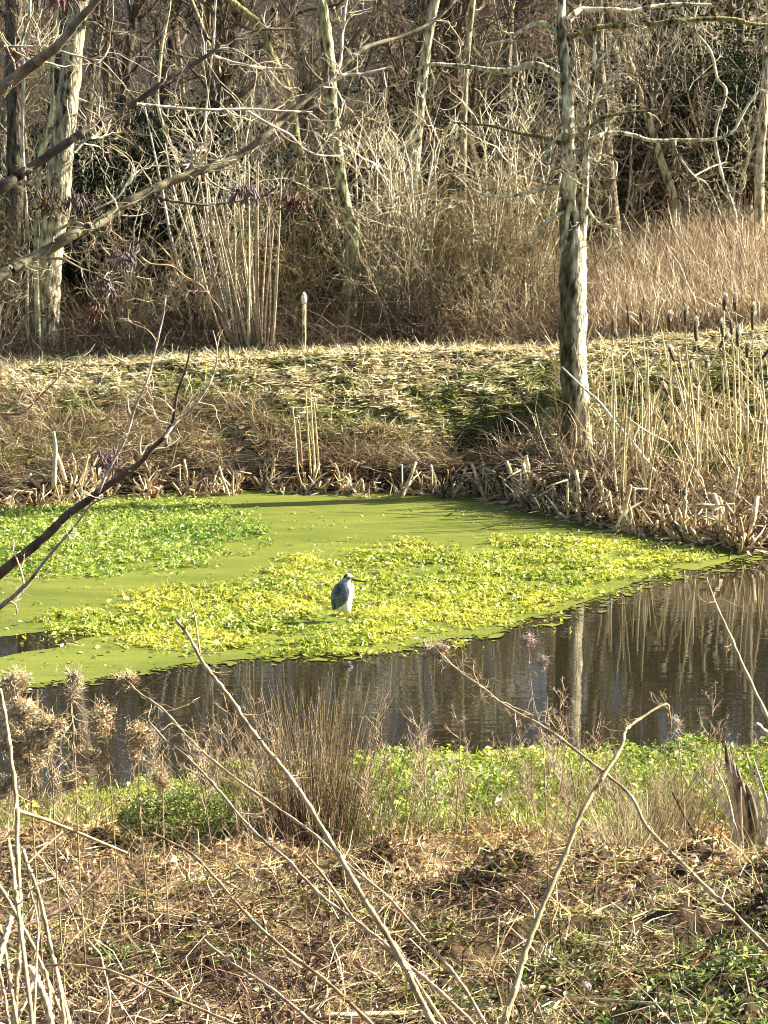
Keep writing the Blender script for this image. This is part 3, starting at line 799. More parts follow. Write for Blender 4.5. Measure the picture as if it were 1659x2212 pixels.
def placed_tree(name, label, d, trunk, w, col, tw, branches=(), n=(14, 60, 160), L=((0.6, 1.5), (0.3, 0.8), (0.15, 0.4)), basez=True, r=(0.020, 0.012, 0.008), cat='tree', limbn=14):
    P0 = PX(*trunk[-1], d)
    gz = float(H(P0[0], d))
    root = thing(name, label, cat, (P0[0], d, gz))
    tb = MB()
    p = spline(np.asarray(trunk, float), max(20, len(trunk) * 5))
    P = PX(p[:, 0], p[:, 1], d)
    # carry the stem up above the frame and down to the ground
    t0 = P[0] - P[1]; up = [P[0] + t0 / max(np.linalg.norm(t0), 1e-6) * s + np.array([rng.normal(0, .05), rng.normal(0, .1), 0]) for s in (1.2, 2.4, 3.8, 5.4)] if trunk[0][1] < 30 else []
    up = up[::-1]
    dn = [np.array([P[-1][0], P[-1][1], gz - 0.15])] if P[-1][2] > gz - 0.1 else []
    P = np.array(list(up) + list(P) + dn)
    wpx = np.interp(np.linspace(0, 1, len(P)), np.linspace(0, 1, len(w)), w)
    if up: wpx[:4] = w[0] * np.array([0.3, 0.5, 0.7, 0.9])
    R = wpx * 0.5 * d / FPX
    tubes(tb, P[None], R[None], 12, col, jit=0.18)
    tb.build('trunk', M_BARK, root)
    lines = [(P, R)]
    for b in branches:
        bb = MB(); q = limb(bb, b[0], b[1], b[2], d, b[3] if len(b) > 3 else col, d1=d + rng.uniform(-0.8, 0.8), ns=7, wander=0.03)
        bb.build('branch', M_BARK, root); lines.append(q)
    twigs_on(root, lines, n[0], L[0], n[1], L[1], n[2], L[2], tw, r)
    return root, lines

GREYB = (0.36, 0.32, 0.23); DARKB = (0.12, 0.10, 0.075)
placed_tree('alder_tree', 'broad grey-barked trunk leaning right, sunlit on its right side, near the left', 53.6,
            [(176, -5), (168, 20), (152, 160), (142, 255), (132, 330), (126, 430), (112, 520), (104, 600), (98, 700), (95, 795)], [34, 44, 48, 54, 56, 66], GREYB, TWIGC,
            [([(170, 62), (180, 55), (205, 50), (235, 70), (258, 75)], 9, 4), ([(155, 300), (185, 285), (210, 298), (240, 292)], 10, 5), ([(120, 500), (170, 480), (210, 520), (250, 560)], 8, 4), ([(160, 210), (200, 225), (235, 235)], 6, 3)], n=(26, 120, 300))
placed_tree('dark_tree', 'dark trunk at the far left edge of the wood', 55.5, [(30, -5), (32, 120), (34, 300), (32, 480), (28, 640), (26, 770)], [34, 38, 40, 46], DARKB, TWIGC,
            [([(30, 130), (55, 90), (75, 60), (90, 20)], 10, 6, CREAM)], n=(22, 100, 260))
placed_tree('slender_tree', 'thin wavering pale stem between the two thick left trunks', 54.2, [(65, -5), (62, 40), (45, 100), (51, 139), (49, 300), (55, 420), (60, 520), (58, 640), (60, 780)], [6, 7, 7, 9], CREAM, TWIGC, n=(10, 50, 120))
placed_tree('slender_tree', 'slim lichen-yellow stem curving just left of the broad grey trunk', 53.0, [(124, -5), (120, 60), (113, 115), (112, 197), (114, 232), (100, 300), (86, 347), (82, 463), (78, 540), (80, 660), (84, 790)], [7, 9, 12, 11, 12], LICH, TWIGC,
            [([(86, 350), (60, 395), (25, 398)], 4, 2)], n=(10, 40, 100))
placed_tree('slender_tree', 'thin bright stem rising left of the hazel knot', 55.0, [(367, -5), (365, 20), (350, 100), (345, 150), (340, 215), (352, 270), (372, 320), (400, 420), (430, 560), (445, 770)], [6, 7, 7, 6, 9], (0.5, 0.46, 0.3), TWIGC, n=(14, 50, 140))
placed_tree('slender_tree', 'very thin straight pale stem above the hazel clump', 56.0, [(466, -5), (460, 100), (447, 220), (443, 290), (450, 420), (480, 600), (500, 770)], [5, 5, 6, 8], CREAM, TWIGC, n=(12, 50, 140))
placed_tree('mossy_tree', 'crooked mossy stem leaning left towards the top centre', 57.0, [(490, -5), (520, 20), (545, 40), (570, 65), (585, 115), (610, 165), (625, 200), (640, 300), (655, 450), (668, 620), (675, 770)], [16, 18, 18, 18, 22], (0.25, 0.22, 0.11), TWIGC,
            [([(560, 60), (600, 62), (640, 60)], 7, 3)], n=(20, 100, 240))
placed_tree('lichened_tree', 'yellow-grey lichened tree in the middle, its foot dark and split', 54.5, [(692, -5), (700, 40), (712, 130), (718, 250), (728, 325), (742, 425), (758, 500), (762, 575), (752, 650), (742, 770)], [22, 24, 24, 26, 34, 46], (0.33, 0.32, 0.19), TWIGC,
            [([(762, 560), (800, 520), (850, 510), (900, 470)], 10, 4, (0.3, 0.26, 0.18)), ([(740, 600), (700, 640), (660, 610), (615, 570)], 8, 5, (0.25, 0.19, 0.14)), ([(722, 300), (760, 260), (800, 250)], 7, 3)], n=(34, 160, 420))
placed_tree('lichened_tree', 'straight pale lichened trunk half hidden behind the bushes right of the middle', 58.0, [(941, -5), (925, 75), (910, 200), (900, 300), (890, 425), (880, 560), (878, 770)], [20, 22, 24, 28], (0.36, 0.35, 0.24), TWIGC, n=(26, 130, 360))
placed_tree('slender_tree', 'narrow dull stem just left of the top of the right-hand alder', 58.5, [(1022, -5), (1010, 100), (1004, 200), (1000, 400), (1005, 770)], [13, 14, 17], (0.28, 0.25, 0.17), TWIGC, n=(20, 100, 260))
placed_tree('lichened_tree', 'pale trunk cut by the right edge of the picture', 60.0, [(1664, -5), (1655, 150), (1648, 260), (1640, 400), (1642, 560)], [16, 18, 24], (0.42, 0.38, 0.27), TWIGC, n=(20, 120, 300))
placed_tree('slender_tree', 'thin twisting pale sapling at the upper right', 60.5, [(1510, -5), (1500, 60), (1535, 110), (1550, 170), (1568, 200), (1545, 290), (1560, 380), (1590, 470), (1600, 560)], [5, 6, 7, 8], CREAM, TWIGC, n=(14, 60, 160))
placed_tree('thorn_tree', 'olive twiggy thorn tree at the right above the tall dry grass', 62.0, [(1440, 200), (1450, 300), (1480, 420), (1500, 560)], [8, 12, 18], (0.2, 0.18, 0.11), (0.24, 0.19, 0.12), n=(60, 400, 1600), L=((0.8, 2.2), (0.4, 1.1), (0.2, 0.5)))

# multi-stemmed hazel
P0 = PG(560, 766, 45, 50.2)[0]; hz = (P0[0], 52.4, float(H(P0[0], 52.4)))
root = thing('hazel_coppice', 'fan of many thin straight hazel rods rising from one base, left of the white-topped post', 'bush', hz)
rods = []
for k in range(34):
    xb = 520 + rng.normal(30, 24); xt = xb + (xb - 560) * rng.uniform(0.6, 1.9) + rng.normal(0, 22) - (60 if k % 4 == 0 else 0); yt = rng.uniform(330, 560)
    bb = MB(); q = limb(bb, [(xb, 772), (xb * 0.6 + xt * 0.4 + rng.normal(0, 4), 650), (xt, yt)], rng.uniform(4, 8), 2, 52.4, vary((0.42, 0.36, 0.24), 1, 0.25)[0], d1=52.4 + rng.uniform(-1, 1), ns=5)
    bb.build('rod', M_TWIG, root); rods.append(q)
twigs_on(root, rods, 90, (0.3, 0.9), 200, (0.15, 0.4), 0, (0, 0), TWIGC, r=(0.007, 0.005, 0.004))

# right-hand alder on the bank, two stems and ivy
bp = PG(1243, 955, 38, 50)[0]; dT = float(bp[1])
root = thing('alder_tree', 'tall twin-stemmed alder with a moss-and-shade painted left side, standing on the far bank at right', 'tree', bp)
ALD = (0.58, 0.54, 0.40)
tb = MB()
tp = np.array([(1240, 455), (1240, 500), (1240, 530), (1239, 560), (1237, 600), (1238, 640), (1238, 700), (1238, 760), (1240, 820), (1243, 880), (1246, 940), (1247, 985)], float)
P = pxline(tp, dT, 26); R = np.interp(np.linspace(0, 1, 26), [0, .08, .2, .34, .8, .92, 1], [22, 34, 46, 56, 58, 66, 92]) * .5 * dT / FPX
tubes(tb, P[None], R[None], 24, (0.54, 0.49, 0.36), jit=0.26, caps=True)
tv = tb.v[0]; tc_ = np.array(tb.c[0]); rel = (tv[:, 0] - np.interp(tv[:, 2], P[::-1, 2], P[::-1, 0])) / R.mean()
mossy = np.clip((0.15 - rel) * 2.5 + 1.6 * (fbm(rel, tv[:, 2], 2.5, 61) - 0.5), 0, 1)[:, None]  # moss on the left, with the trunk's shaded side painted in
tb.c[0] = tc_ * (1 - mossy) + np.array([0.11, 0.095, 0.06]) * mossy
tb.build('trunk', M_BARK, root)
lines = [(P, R)]
s1 = [(1205, -120), (1210, -60), (1213, 0), (1213, 60), (1218, 122), (1222, 170), (1226, 214), (1227, 275), (1228, 336), (1229, 400), (1228, 450), (1226, 520), (1228, 570), (1232, 620)]
s2 = [(1290, 60), (1286, 80), (1283, 153), (1274, 244), (1267, 306), (1266, 367), (1264, 410), (1262, 443), (1258, 490), (1256, 535), (1252, 590), (1246, 640)]
for s_, w_ in ((s1, [10, 18, 24, 26, 30, 34, 40]), (s2, [5, 8, 11, 14, 22, 30])):
    b = MB(); P = pxline(s_, dT, 44); P[:, 1] += 0.06 * np.sin(np.linspace(0, 9, 44)); R = np.interp(np.linspace(0, 1, 44), np.linspace(0, 1, len(w_)), w_) * .5 * dT / FPX
    tubes(b, P[None], R[None], 14, ALD, jit=0.3)
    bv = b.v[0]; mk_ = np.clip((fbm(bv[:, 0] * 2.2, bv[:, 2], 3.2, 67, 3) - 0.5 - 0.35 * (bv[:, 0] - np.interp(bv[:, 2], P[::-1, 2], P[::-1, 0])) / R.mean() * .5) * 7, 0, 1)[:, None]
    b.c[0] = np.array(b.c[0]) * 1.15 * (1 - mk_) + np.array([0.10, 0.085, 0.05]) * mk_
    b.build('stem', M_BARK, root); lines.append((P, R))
br = [([(1228, 46), (1240, 30), (1259, 21), (1320, 21), (1366, 24), (1412, 14), (1473, 9), (1537, 11)], 12, 5, ALD),
      ([(1225, 85), (1244, 73), (1290, 58), (1335, 55), (1400, 53), (1458, 46), (1519, 40), (1592, 41), (1623, 50), (1656, 52), (1700, 60)], 13, 5, (0.24, 0.22, 0.10)),
      ([(1266, 306), (1285, 298), (1305, 290), (1335, 287), (1372, 293), (1403, 303), (1458, 303), (1537, 301), (1580, 284), (1610, 232), (1640, 190)], 9, 4, ALD),
      ([(1265, 310), (1290, 350), (1302, 300), (1312, 275)], 5, 2, ALD),
      ([(1170, 345), (1207, 367), (1232, 385), (1253, 400)], 3, 6, ALD),
      ([(1170, 342), (1198, 303), (1224, 283)], 3, 6, ALD), ([(1268, 250), (1286, 226), (1310, 200)], 6, 2, ALD),
      ([(1224, 190), (1209, 168), (1180, 147), (1150, 138), (1100, 152), (1055, 150), (1020, 145), (945, 138), (920, 142), (880, 160)], 15, 4, ALD),
      ([(1216, 75), (1190, 60), (1175, 50), (1150, 53), (1120, 70), (1095, 88), (1045, 98)], 9, 4, ALD),
      ([(1229, 425), (1219, 415), (1195, 403), (1170, 410), (1130, 418), (1095, 425), (1045, 420), (1015, 405)], 9, 3, ALD),
      ([(1228, 452), (1195, 470), (1175, 485), (1140, 530)], 8, 3, ALD),
      ([(1226, 325), (1245, 300), (1274, 275), (1305, 254), (1350, 244), (1420, 238)], 10, 4, (0.14, 0.13, 0.07)),
      ([(1222, 320), (1190, 300), (1130, 290), (1060, 272), (980, 265)], 9, 3, (0.16, 0.13, 0.08)),
      ([(1262, 440), (1290, 480), (1320, 490), (1345, 530)], 6, 2, ALD), ([(1283, 150), (1300, 125), (1330, 90)], 6, 2, ALD), ([(1275, 240), (1300, 190), (1340, 160), (1370, 175)], 5, 2, ALD),
      ([(1270, 345), (1300, 335), (1330, 350), (1330, 380)], 5, 2, ALD),
      ([(1458, 303), (1462, 330), (1500, 380), (1530, 400), (1560, 470)], 4, 2, ALD), ([(1500, 380), (1540, 360), (1570, 350)], 3, 2, ALD)]
for pts, w0, w1, c in br:
    w0 *= 1.25; w1 *= 1.3
    b = MB(); q = limb(b, pts, w0, w1, dT, c, d1=dT + rng.uniform(-0.7, 0.9), ns=7, jit=0.25, wander=0.02)
    b.build('branch', M_BARK, root); lines.append(q)
twigs_on(root, lines[1:], 110, (0.25, 0.9), 420, (0.15, 0.5), 900, (0.08, 0.3), (0.42, 0.34, 0.22), r=(0.014, 0.009, 0.006))
# sucker shoots at its foot
sb = MB(); n = 70
S = np.column_stack([bp[0] + rng.normal(0, 0.3, n), dT + rng.normal(-0.2, 0.25, n), np.zeros(n)]); S[:, 2] = H(S[:, 0], S[:, 1])
G = grow(S, np.stack([rng.normal(0, .25, n), rng.normal(0, .2, n), np.ones(n)], -1), rng.uniform(0.5, 1.8, n), 6, 0.12, 0.05)
tubes(sb, G, taper(rng.uniform(.004, .008, n), 6), 3, vary((0.30, 0.2, 0.14), n)); s_ = sb.build('shoots', M_TWIG, root); s_['kind'] = 'stuff'

# ------------------------------------------------------------------ fence in front of the wood
def fence():
    px_ = [-150, 657, 1238, 1800]
    r0 = PX(657, 755, 51.6)
    root = thing('wire_fence', 'wire fence running along the foot of the wood, one white-topped post in view', 'fence', (r0[0], 51.6, float(H(r0[0], 51.6))))
    tops = []
    for X in px_:
        d = 51.6 if X < 1150 else 52.5
        p = PX(X, 700, d); g = float(H(p[0], d)); ht = 1.22
        mb = MB(); pl = np.linspace(g - 0.3, g + ht, 8)
        P = np.stack([np.full(8, p[0]) + rng.normal(0, .006, 8), np.full(8, d), pl], -1)
        tubes(mb, P[None], np.full((1, 8), 0.042), 9, (0.62, 0.58, 0.36), jit=0.2, caps=True)
        mb.build('post', M_BARK, root)
        cp = MB(); P = np.stack([np.full(4, p[0]), np.full(4, d), g + ht + np.array([-0.14, -0.02, 0.05, 0.12])], -1)
        tubes(cp, P[None], np.array([[0.05, 0.07, 0.055, 0.012]]), 9, (0.8, 0.8, 0.74) if X == 657 else (0.3, 0.27, 0.2), caps=True)
        cp.build('post_top', M_STALK, root)
        tops.append((p[0], d, g))
    for hgt in (0.12, 0.55, 1.05):
        mb = MB()
        P = spline(np.array([[x, d, g + hgt + 0.02] for x, d, g in tops]), 60); P[:, 1] -= 0.045
        tubes(mb, P[None], np.full((1, 60), 0.0028), 4, (0.2, 0.18, 0.15)); mb.build('wire', M_STALK, root)
fence()

# ================================================================== CATTAILS AND REEDS AT THE RIGHT
CAT_G = 'cattail stems at the right waterline'
def cattail(Xt, Yt, Xb, d, hl, fluffy, label, w=0.017):
    top = PX(Xt, Yt, d); b0 = PX(Xb, 900, d); g = max(float(H(b0[0], d)), 0.0)
    base = np.array([b0[0], d, g - 0.05])
    root = thing('cattail', label, 'cattail', (base[0], base[1], g), CAT_G)
    top = top + np.array([0, rng.uniform(-.2, .2), 0])
    mid = (base + top) / 2 + np.array([rng.normal(0, 0.04), 0, 0])
    P = spline(np.array([base, mid, top]), 12)
    mb = MB(); tubes(mb, P[None], np.linspace(w, w * 0.55, 12)[None], 6, pick([STRAW2, STRAW], 1)[0]); mb.build('stem', M_STALK, root)
    if hl:
        dirv = unit(P[-1] - P[-2]); k = 8; t = np.linspace(0, 1, k)
        Hh = P[-1] + (t[:, None] * hl - 0.02) * dirv
        rr = 0.036 * np.sin(np.clip(t * 0.92 + 0.06, 0, 1) * math.pi) ** 0.4
        hb = MB(); tubes(hb, Hh[None], rr[None], 9, (0.11, 0.058, 0.03), jit=0.2, caps=True); hb.build('seed_head', M_STRAW, root)
        if fluffy:
            fb = MB(); nn = 170; tt = 0.35 + 0.65 * rng.random(nn) ** 0.7
            q = P[-1] + dirv * (hl * (0.25 + 0.8 * tt))[:, None] + unit(rng.normal(0, 1, (nn, 3))) * rng.uniform(0.012, 0.05, (nn, 1)) + np.array([0.03, 0, 0])  # fluff set to the right to imitate the heads' sunlit side
            leaves(fb, q, 0.05, 0.022, 1.5, vary((0.78, 0.72, 0.58), nn, 0.1)); f_ = fb.build('fluff', M_STRAW, root, smooth=False); f_['kind'] = 'stuff'
    nl = int(rng.integers(1, 3)); lb = MB()
    S = np.repeat(base[None], nl, 0); L = np.linalg.norm(top - base)
    D = unit(top - base)[None] + rng.normal(0, 0.13, (nl, 3))
    G = grow(S, D, rng.uniform(0.45, 0.85, nl) * L, 7, 0.09, -0.02)
    blades(lb, G, np.broadcast_to(np.array([.03, .034, .03, .026, .02, .014, .005]), (nl, 7)), unit(rng.normal(0, 1, (nl, 3)) * [1, .4, 0] + [0.3, 0, 0]), pick([STRAW, STRAW2, TAN], nl))
    lb.build('leaf', M_STRAW, root, smooth=False)
    return root
heads = [(1323, 721, 1335, 46.2, .34, 0, 'dark thin cattail, the leftmost head right of the alder trunk'),
         (1359, 702, 1372, 47.0, .30, 0, 'dark cattail, second head from the left against the brown grass'),
         (1384, 692, 1395, 47.2, .22, 0, 'small thin cattail head, third from the left'),
         (1480, 700, 1492, 45.0, .34, 1, 'cattail with a white fluffy top above its dark head'),
         (1506, 736, 1512, 44.0, .40, 1, 'leaning cattail bursting white all down its right side'),
         (1563, 727, 1580, 45.2, .30, 1, 'dark cattail with a pale tuft at its tip right of the bursting one'),
         (1580, 721, 1592, 45.8, .30, 0, 'clean dark cattail close beside the one with a pale tuft'),
         (1629, 712, 1640, 43.8, .46, 1, 'tall stout cattail splitting white near the right edge'),
         (1563, 668, 1575, 46.5, .28, 1, 'pale all-white cattail head, left one of the highest pair'),
         (1590, 670, 1600, 46.3, .30, 1, 'pale all-white cattail head, right one of the highest pair'),
         (1447, 715, 1452, 44.8, .34, 1, 'ragged cream cattail head above the bent reed'),
         (1612, 770, 1620, 43.0, .26, 1, 'short fluffy cattail below the tall stout one')]
for hd in heads: cattail(*hd)
for k in range(9):
    cattail(rng.uniform(1400, 1655), rng.uniform(740, 860), rng.uniform(1420, 1670), rng.uniform(42.5, 45.5), rng.uniform(.2, .36), 1, 'ragged cream cattail head shedding fluff low among the reeds', w=.018)
stems_px = [(1322, 760, 1330), (1375, 800, 1388), (1396, 740, 1400), (1402, 850, 1405), (1330, 840, 1342), (1345, 870, 1352), (1445, 770, 1468), (1460, 790, 1490), (1430, 720, 1462), (1480, 750, 1512), (1505, 830, 1518),
            (1530, 860, 1550), (1560, 790, 1568), (1585, 740, 1592), (1592, 860, 1598), (1601, 800, 1612), (1616, 900, 1650), (1640, 830, 1655), (1500, 1000, 1545), (1475, 890, 1500), (1420, 880, 1455), (1645, 760, 1660), (1655, 900, 1675), (1540, 950, 1560), (1465, 1000, 1480), (1571, 930, 1600)]
for k, (xt, yt, xb) in enumerate(stems_px):
    cattail(xt, yt, xb, rng.uniform(41.2, 45.5), 0, 0, 'headless straw-coloured cattail stalk standing in the reeds at the right', w=rng.uniform(0.016, 0.026))
for k in range(52):
    xt = rng.uniform(1300, 1690); yt = rng.uniform(760, 1050); dd_ = rng.uniform(40.6, 45.8)
    if dd_ < float(waterline_far((xt - 829.5) * dd_ / FPX)) - 0.2: dd_ = float(waterline_far((xt - 829.5) * dd_ / FPX)) + rng.uniform(0, 1.5)
    cattail(xt, yt, xt + rng.normal(8, 48), dd_, 0, 0, 'headless straw-coloured cattail stalk standing in the reeds at the right', w=rng.uniform(0.012, 0.030))
# bent reed with a kinked top
def single_reed(name, label, cat, pts, w0, w1, d, col, d1=None, mat=None, leaf=False):
    P = pxline(pts, d, None, d1)
    b = P[-1] if P[-1][2] < P[0][2] else P[0]
    root = thing(name, label, cat, b)
    mb = MB(); R = np.linspace(w0, w1, len(P)) * .5 * d / FPX
    tubes(mb, P[None], R[None], 7, col, jit=0.12, caps=True); mb.build('stem', mat or M_STALK, root)
    return root
r_ = single_reed('bent_reed', 'stout reed snapped over at the top with its tip pointing up right', 'reed', [(1428, 762), (1402, 795), (1398, 815)], 8, 6, 44, STRAW2)
mb = MB(); limb(mb, [(1397, 800), (1398, 880), (1402, 960), (1405, 1040), (1410, 1110)], 6, 7, 44, STRAW2); mb.build('stem', M_STALK, r_)
single_reed('fallen_branch', 'long pale fallen pole slanting down to the right through the reeds', 'branch', [(1214, 793), (1260, 838), (1294, 868), (1329, 913), (1359, 948), (1394, 993), (1429, 1038), (1474, 1093)], 4, 11, 43.6, (0.66, 0.60, 0.46), d1=41.6)
single_reed('standing_stick', 'thick pale broken reed leaning right at the lower right waterline', 'reed', [(1594, 1010), (1585, 1060), (1572, 1120), (1565, 1160)], 9, 11, 40.2, STRAW2)
single_reed('fallen_branch', 'short cream broken reed lying across the dark right waterline', 'reed', [(1535, 1110), (1550, 1090), (1562, 1080)], 9, 7, 40.4, CREAM)
for k, (X, Y) in enumerate([(1336, 1158), (1345, 1160)]):
    single_reed('reed_stump', ['dark rotten reed stump standing alone in the duckweed', 'pale split stub against the lone dark stump'][k], 'stump', [(X + 2, Y - 48 + 10 * k), (X, Y - 20), (X, Y + 3)], 8, 16 - 8 * k, 40.6, [(0.10, 0.06, 0.045), CREAM][k], mat=M_BARK if k == 0 else M_STALK)

# cut reed stumps along the far waterline
def stump_proto(nst, h):
    root = thing('reed_stump', 'cut-off tuft of dead reed stubs at the far waterline', 'reed stump', (0, 0, 0), 'dead reed tufts standing along the far waterline')
    mb = MB()
    S = np.column_stack([rng.normal(0, .05, nst), rng.normal(0, .04, nst), np.full(nst, -0.08)])
    G = grow(S, np.column_stack([rng.normal(0, .30, nst), rng.normal(0, .35, nst), np.ones(nst)]), rng.uniform(.35, 1.35, nst) * h, 4, 0.10, 0)
    kk = rng.random(nst) < .3; G[kk, 3] = G[kk, 2] + np.column_stack([rng.normal(0, 1, kk.sum()), rng.normal(0, .6, kk.sum()), rng.uniform(-.9, .3, kk.sum())]) * rng.uniform(.06, .18, (kk.sum(), 1))
    tubes(mb, G, taper(rng.uniform(.010, .026, nst), 4, .7), 6, pick([STRAW, (0.66, 0.50, 0.28), (0.72, 0.58, 0.36), TAN, BROWN, (0.5, 0.34, 0.18)], nst, None, .3), jit=.3, caps=True)
    mb.build('stubs', M_STALK, root)
    lb = MB(); n2 = nst * 3
    S = np.column_stack([rng.normal(0, .06, n2), rng.normal(0, .05, n2), np.full(n2, 0.03)])
    G = grow(S, np.column_stack([rng.normal(0, 1, n2), rng.normal(0, .8, n2), rng.uniform(.1, 1, n2)]), rng.uniform(.1, .4, n2), 4, .35, -.15)
    G[:, :, 2] = np.maximum(G[:, :, 2], 0.01)
    blades(lb, G, np.broadcast_to(np.array([.03, .028, .02, .008]), (n2, 4)), unit(rng.normal(0, 1, (n2, 3))), pick([STRAW2, (0.7, 0.62, 0.44), TAN, BROWN, DKBROWN], n2))
    lb.build('dead_leaves', M_STRAW, root, smooth=False)
    return root
protos = [stump_proto(4, .30), stump_proto(7, .42), stump_proto(3, .55), stump_proto(9, .28)]
xs_ = []
for cxm, sp_, m_ in ((95, 40, 9), (190, 25, 9), (330, 14, 6), (400, 10, 4), (455, 10, 5), (505, 8, 5), (580, 12, 4), (665, 16, 6), (755, 12, 5), (800, 10, 3), (885, 12, 6), (930, 8, 3), (975, 14, 8), (1050, 14, 9), (1120, 18, 10), (1190, 25, 12), (1260, 25, 12), (1330, 30, 12), (1420, 40, 14), (1520, 40, 14), (1620, 35, 12)):
    xs_ += list(rng.normal(cxm, sp_, m_))
for i, X in enumerate(xs_):
    # offshore row near the waterline
    x = (X - 829.5) * 44 / FPX
    d = float(waterline_far(x)) + rng.uniform(-0.75, 0.2)
    x = (X - 829.5) * d / FPX
    pt = (x, d, max(float(H(x, d)), 0.0))
    p = protos[i % 4]
    if i < 4: p.location = pt
    else: copy_tree(p, pt, rng.random() * 6.28, rng.uniform(0.7, 1.5) * (1.5 if X > 1000 else 1.15))
# bigger broken reeds at left
for lab, pts, w0, w1 in [('tall forked broken reed standing at the left waterline', [(116, 932), (120, 965), (118, 1010), (117, 1055)], 6, 13),
                         ('slanting leg leaning against the tall forked reed', [(122, 980), (133, 1010), (142, 1042)], 8, 10),
                         ('bleached driftwood branch at the left edge of the pond', [(-20, 1068), (20, 1056), (45, 1040), (68, 1024)], 12, 5),
                         ('flat white driftwood stick below the bleached branch', [(-10, 1056), (30, 1060), (70, 1064)], 8, 5),
                         ('forked pale twig standing up from the waterline left of the stumps', [(723, 1000), (732, 1025), (734, 1068)], 4, 7),
                         ('short thick cream reed stub in front of the dark bank', [(753, 1022), (757, 1045), (760, 1078)], 5, 13),
                         ('cream reed stub with a frayed top left of the middle', [(510, 1018), (514, 1045), (516, 1082)], 6, 8),
                         ('fallen straw-coloured reed lying on the duckweed at mid bank', [(884, 1058), (905, 1066), (938, 1072)], 5, 8),
                         ('leaning pale reed stub left of the alder foot', [(1115, 1012), (1122, 1040), (1132, 1066)], 8, 7),
                         ('double pale stake at the right of the leaning stub', [(1135, 985), (1142, 1015), (1149, 1050)], 10, 7)]:
    x = (pts[-1][0] - 829.5) * 44 / FPX
    d = float(waterline_far(x)) - 0.15
    single_reed('broken_reed', lab, 'reed', pts, w0, w1, d, STRAW2)
for k, X in enumerate([640, 668, 678, 686, 650]):
    g = PG(X, 1005 - 6 * k, 40, 50)[0]
    single_reed('reed', ['thin pale reed standing before the bank, leftmost of five', 'tall yellow reed in the middle of the bank, second of five', 'tallest straight reed on the bank, third of five', 'thin reed right of the tallest one, fourth of five', 'short slanting reed behind the five, left of centre'][k], 'reed',
                [(X - 8, [880, 845, 838, 870, 905][k]), (X - 3, 930), (X + 4, 1030)], 3, 5, float(g[1]) - .6, [STRAW2, (0.6, 0.46, 0.16), STRAW2, STRAW, TAN][k])

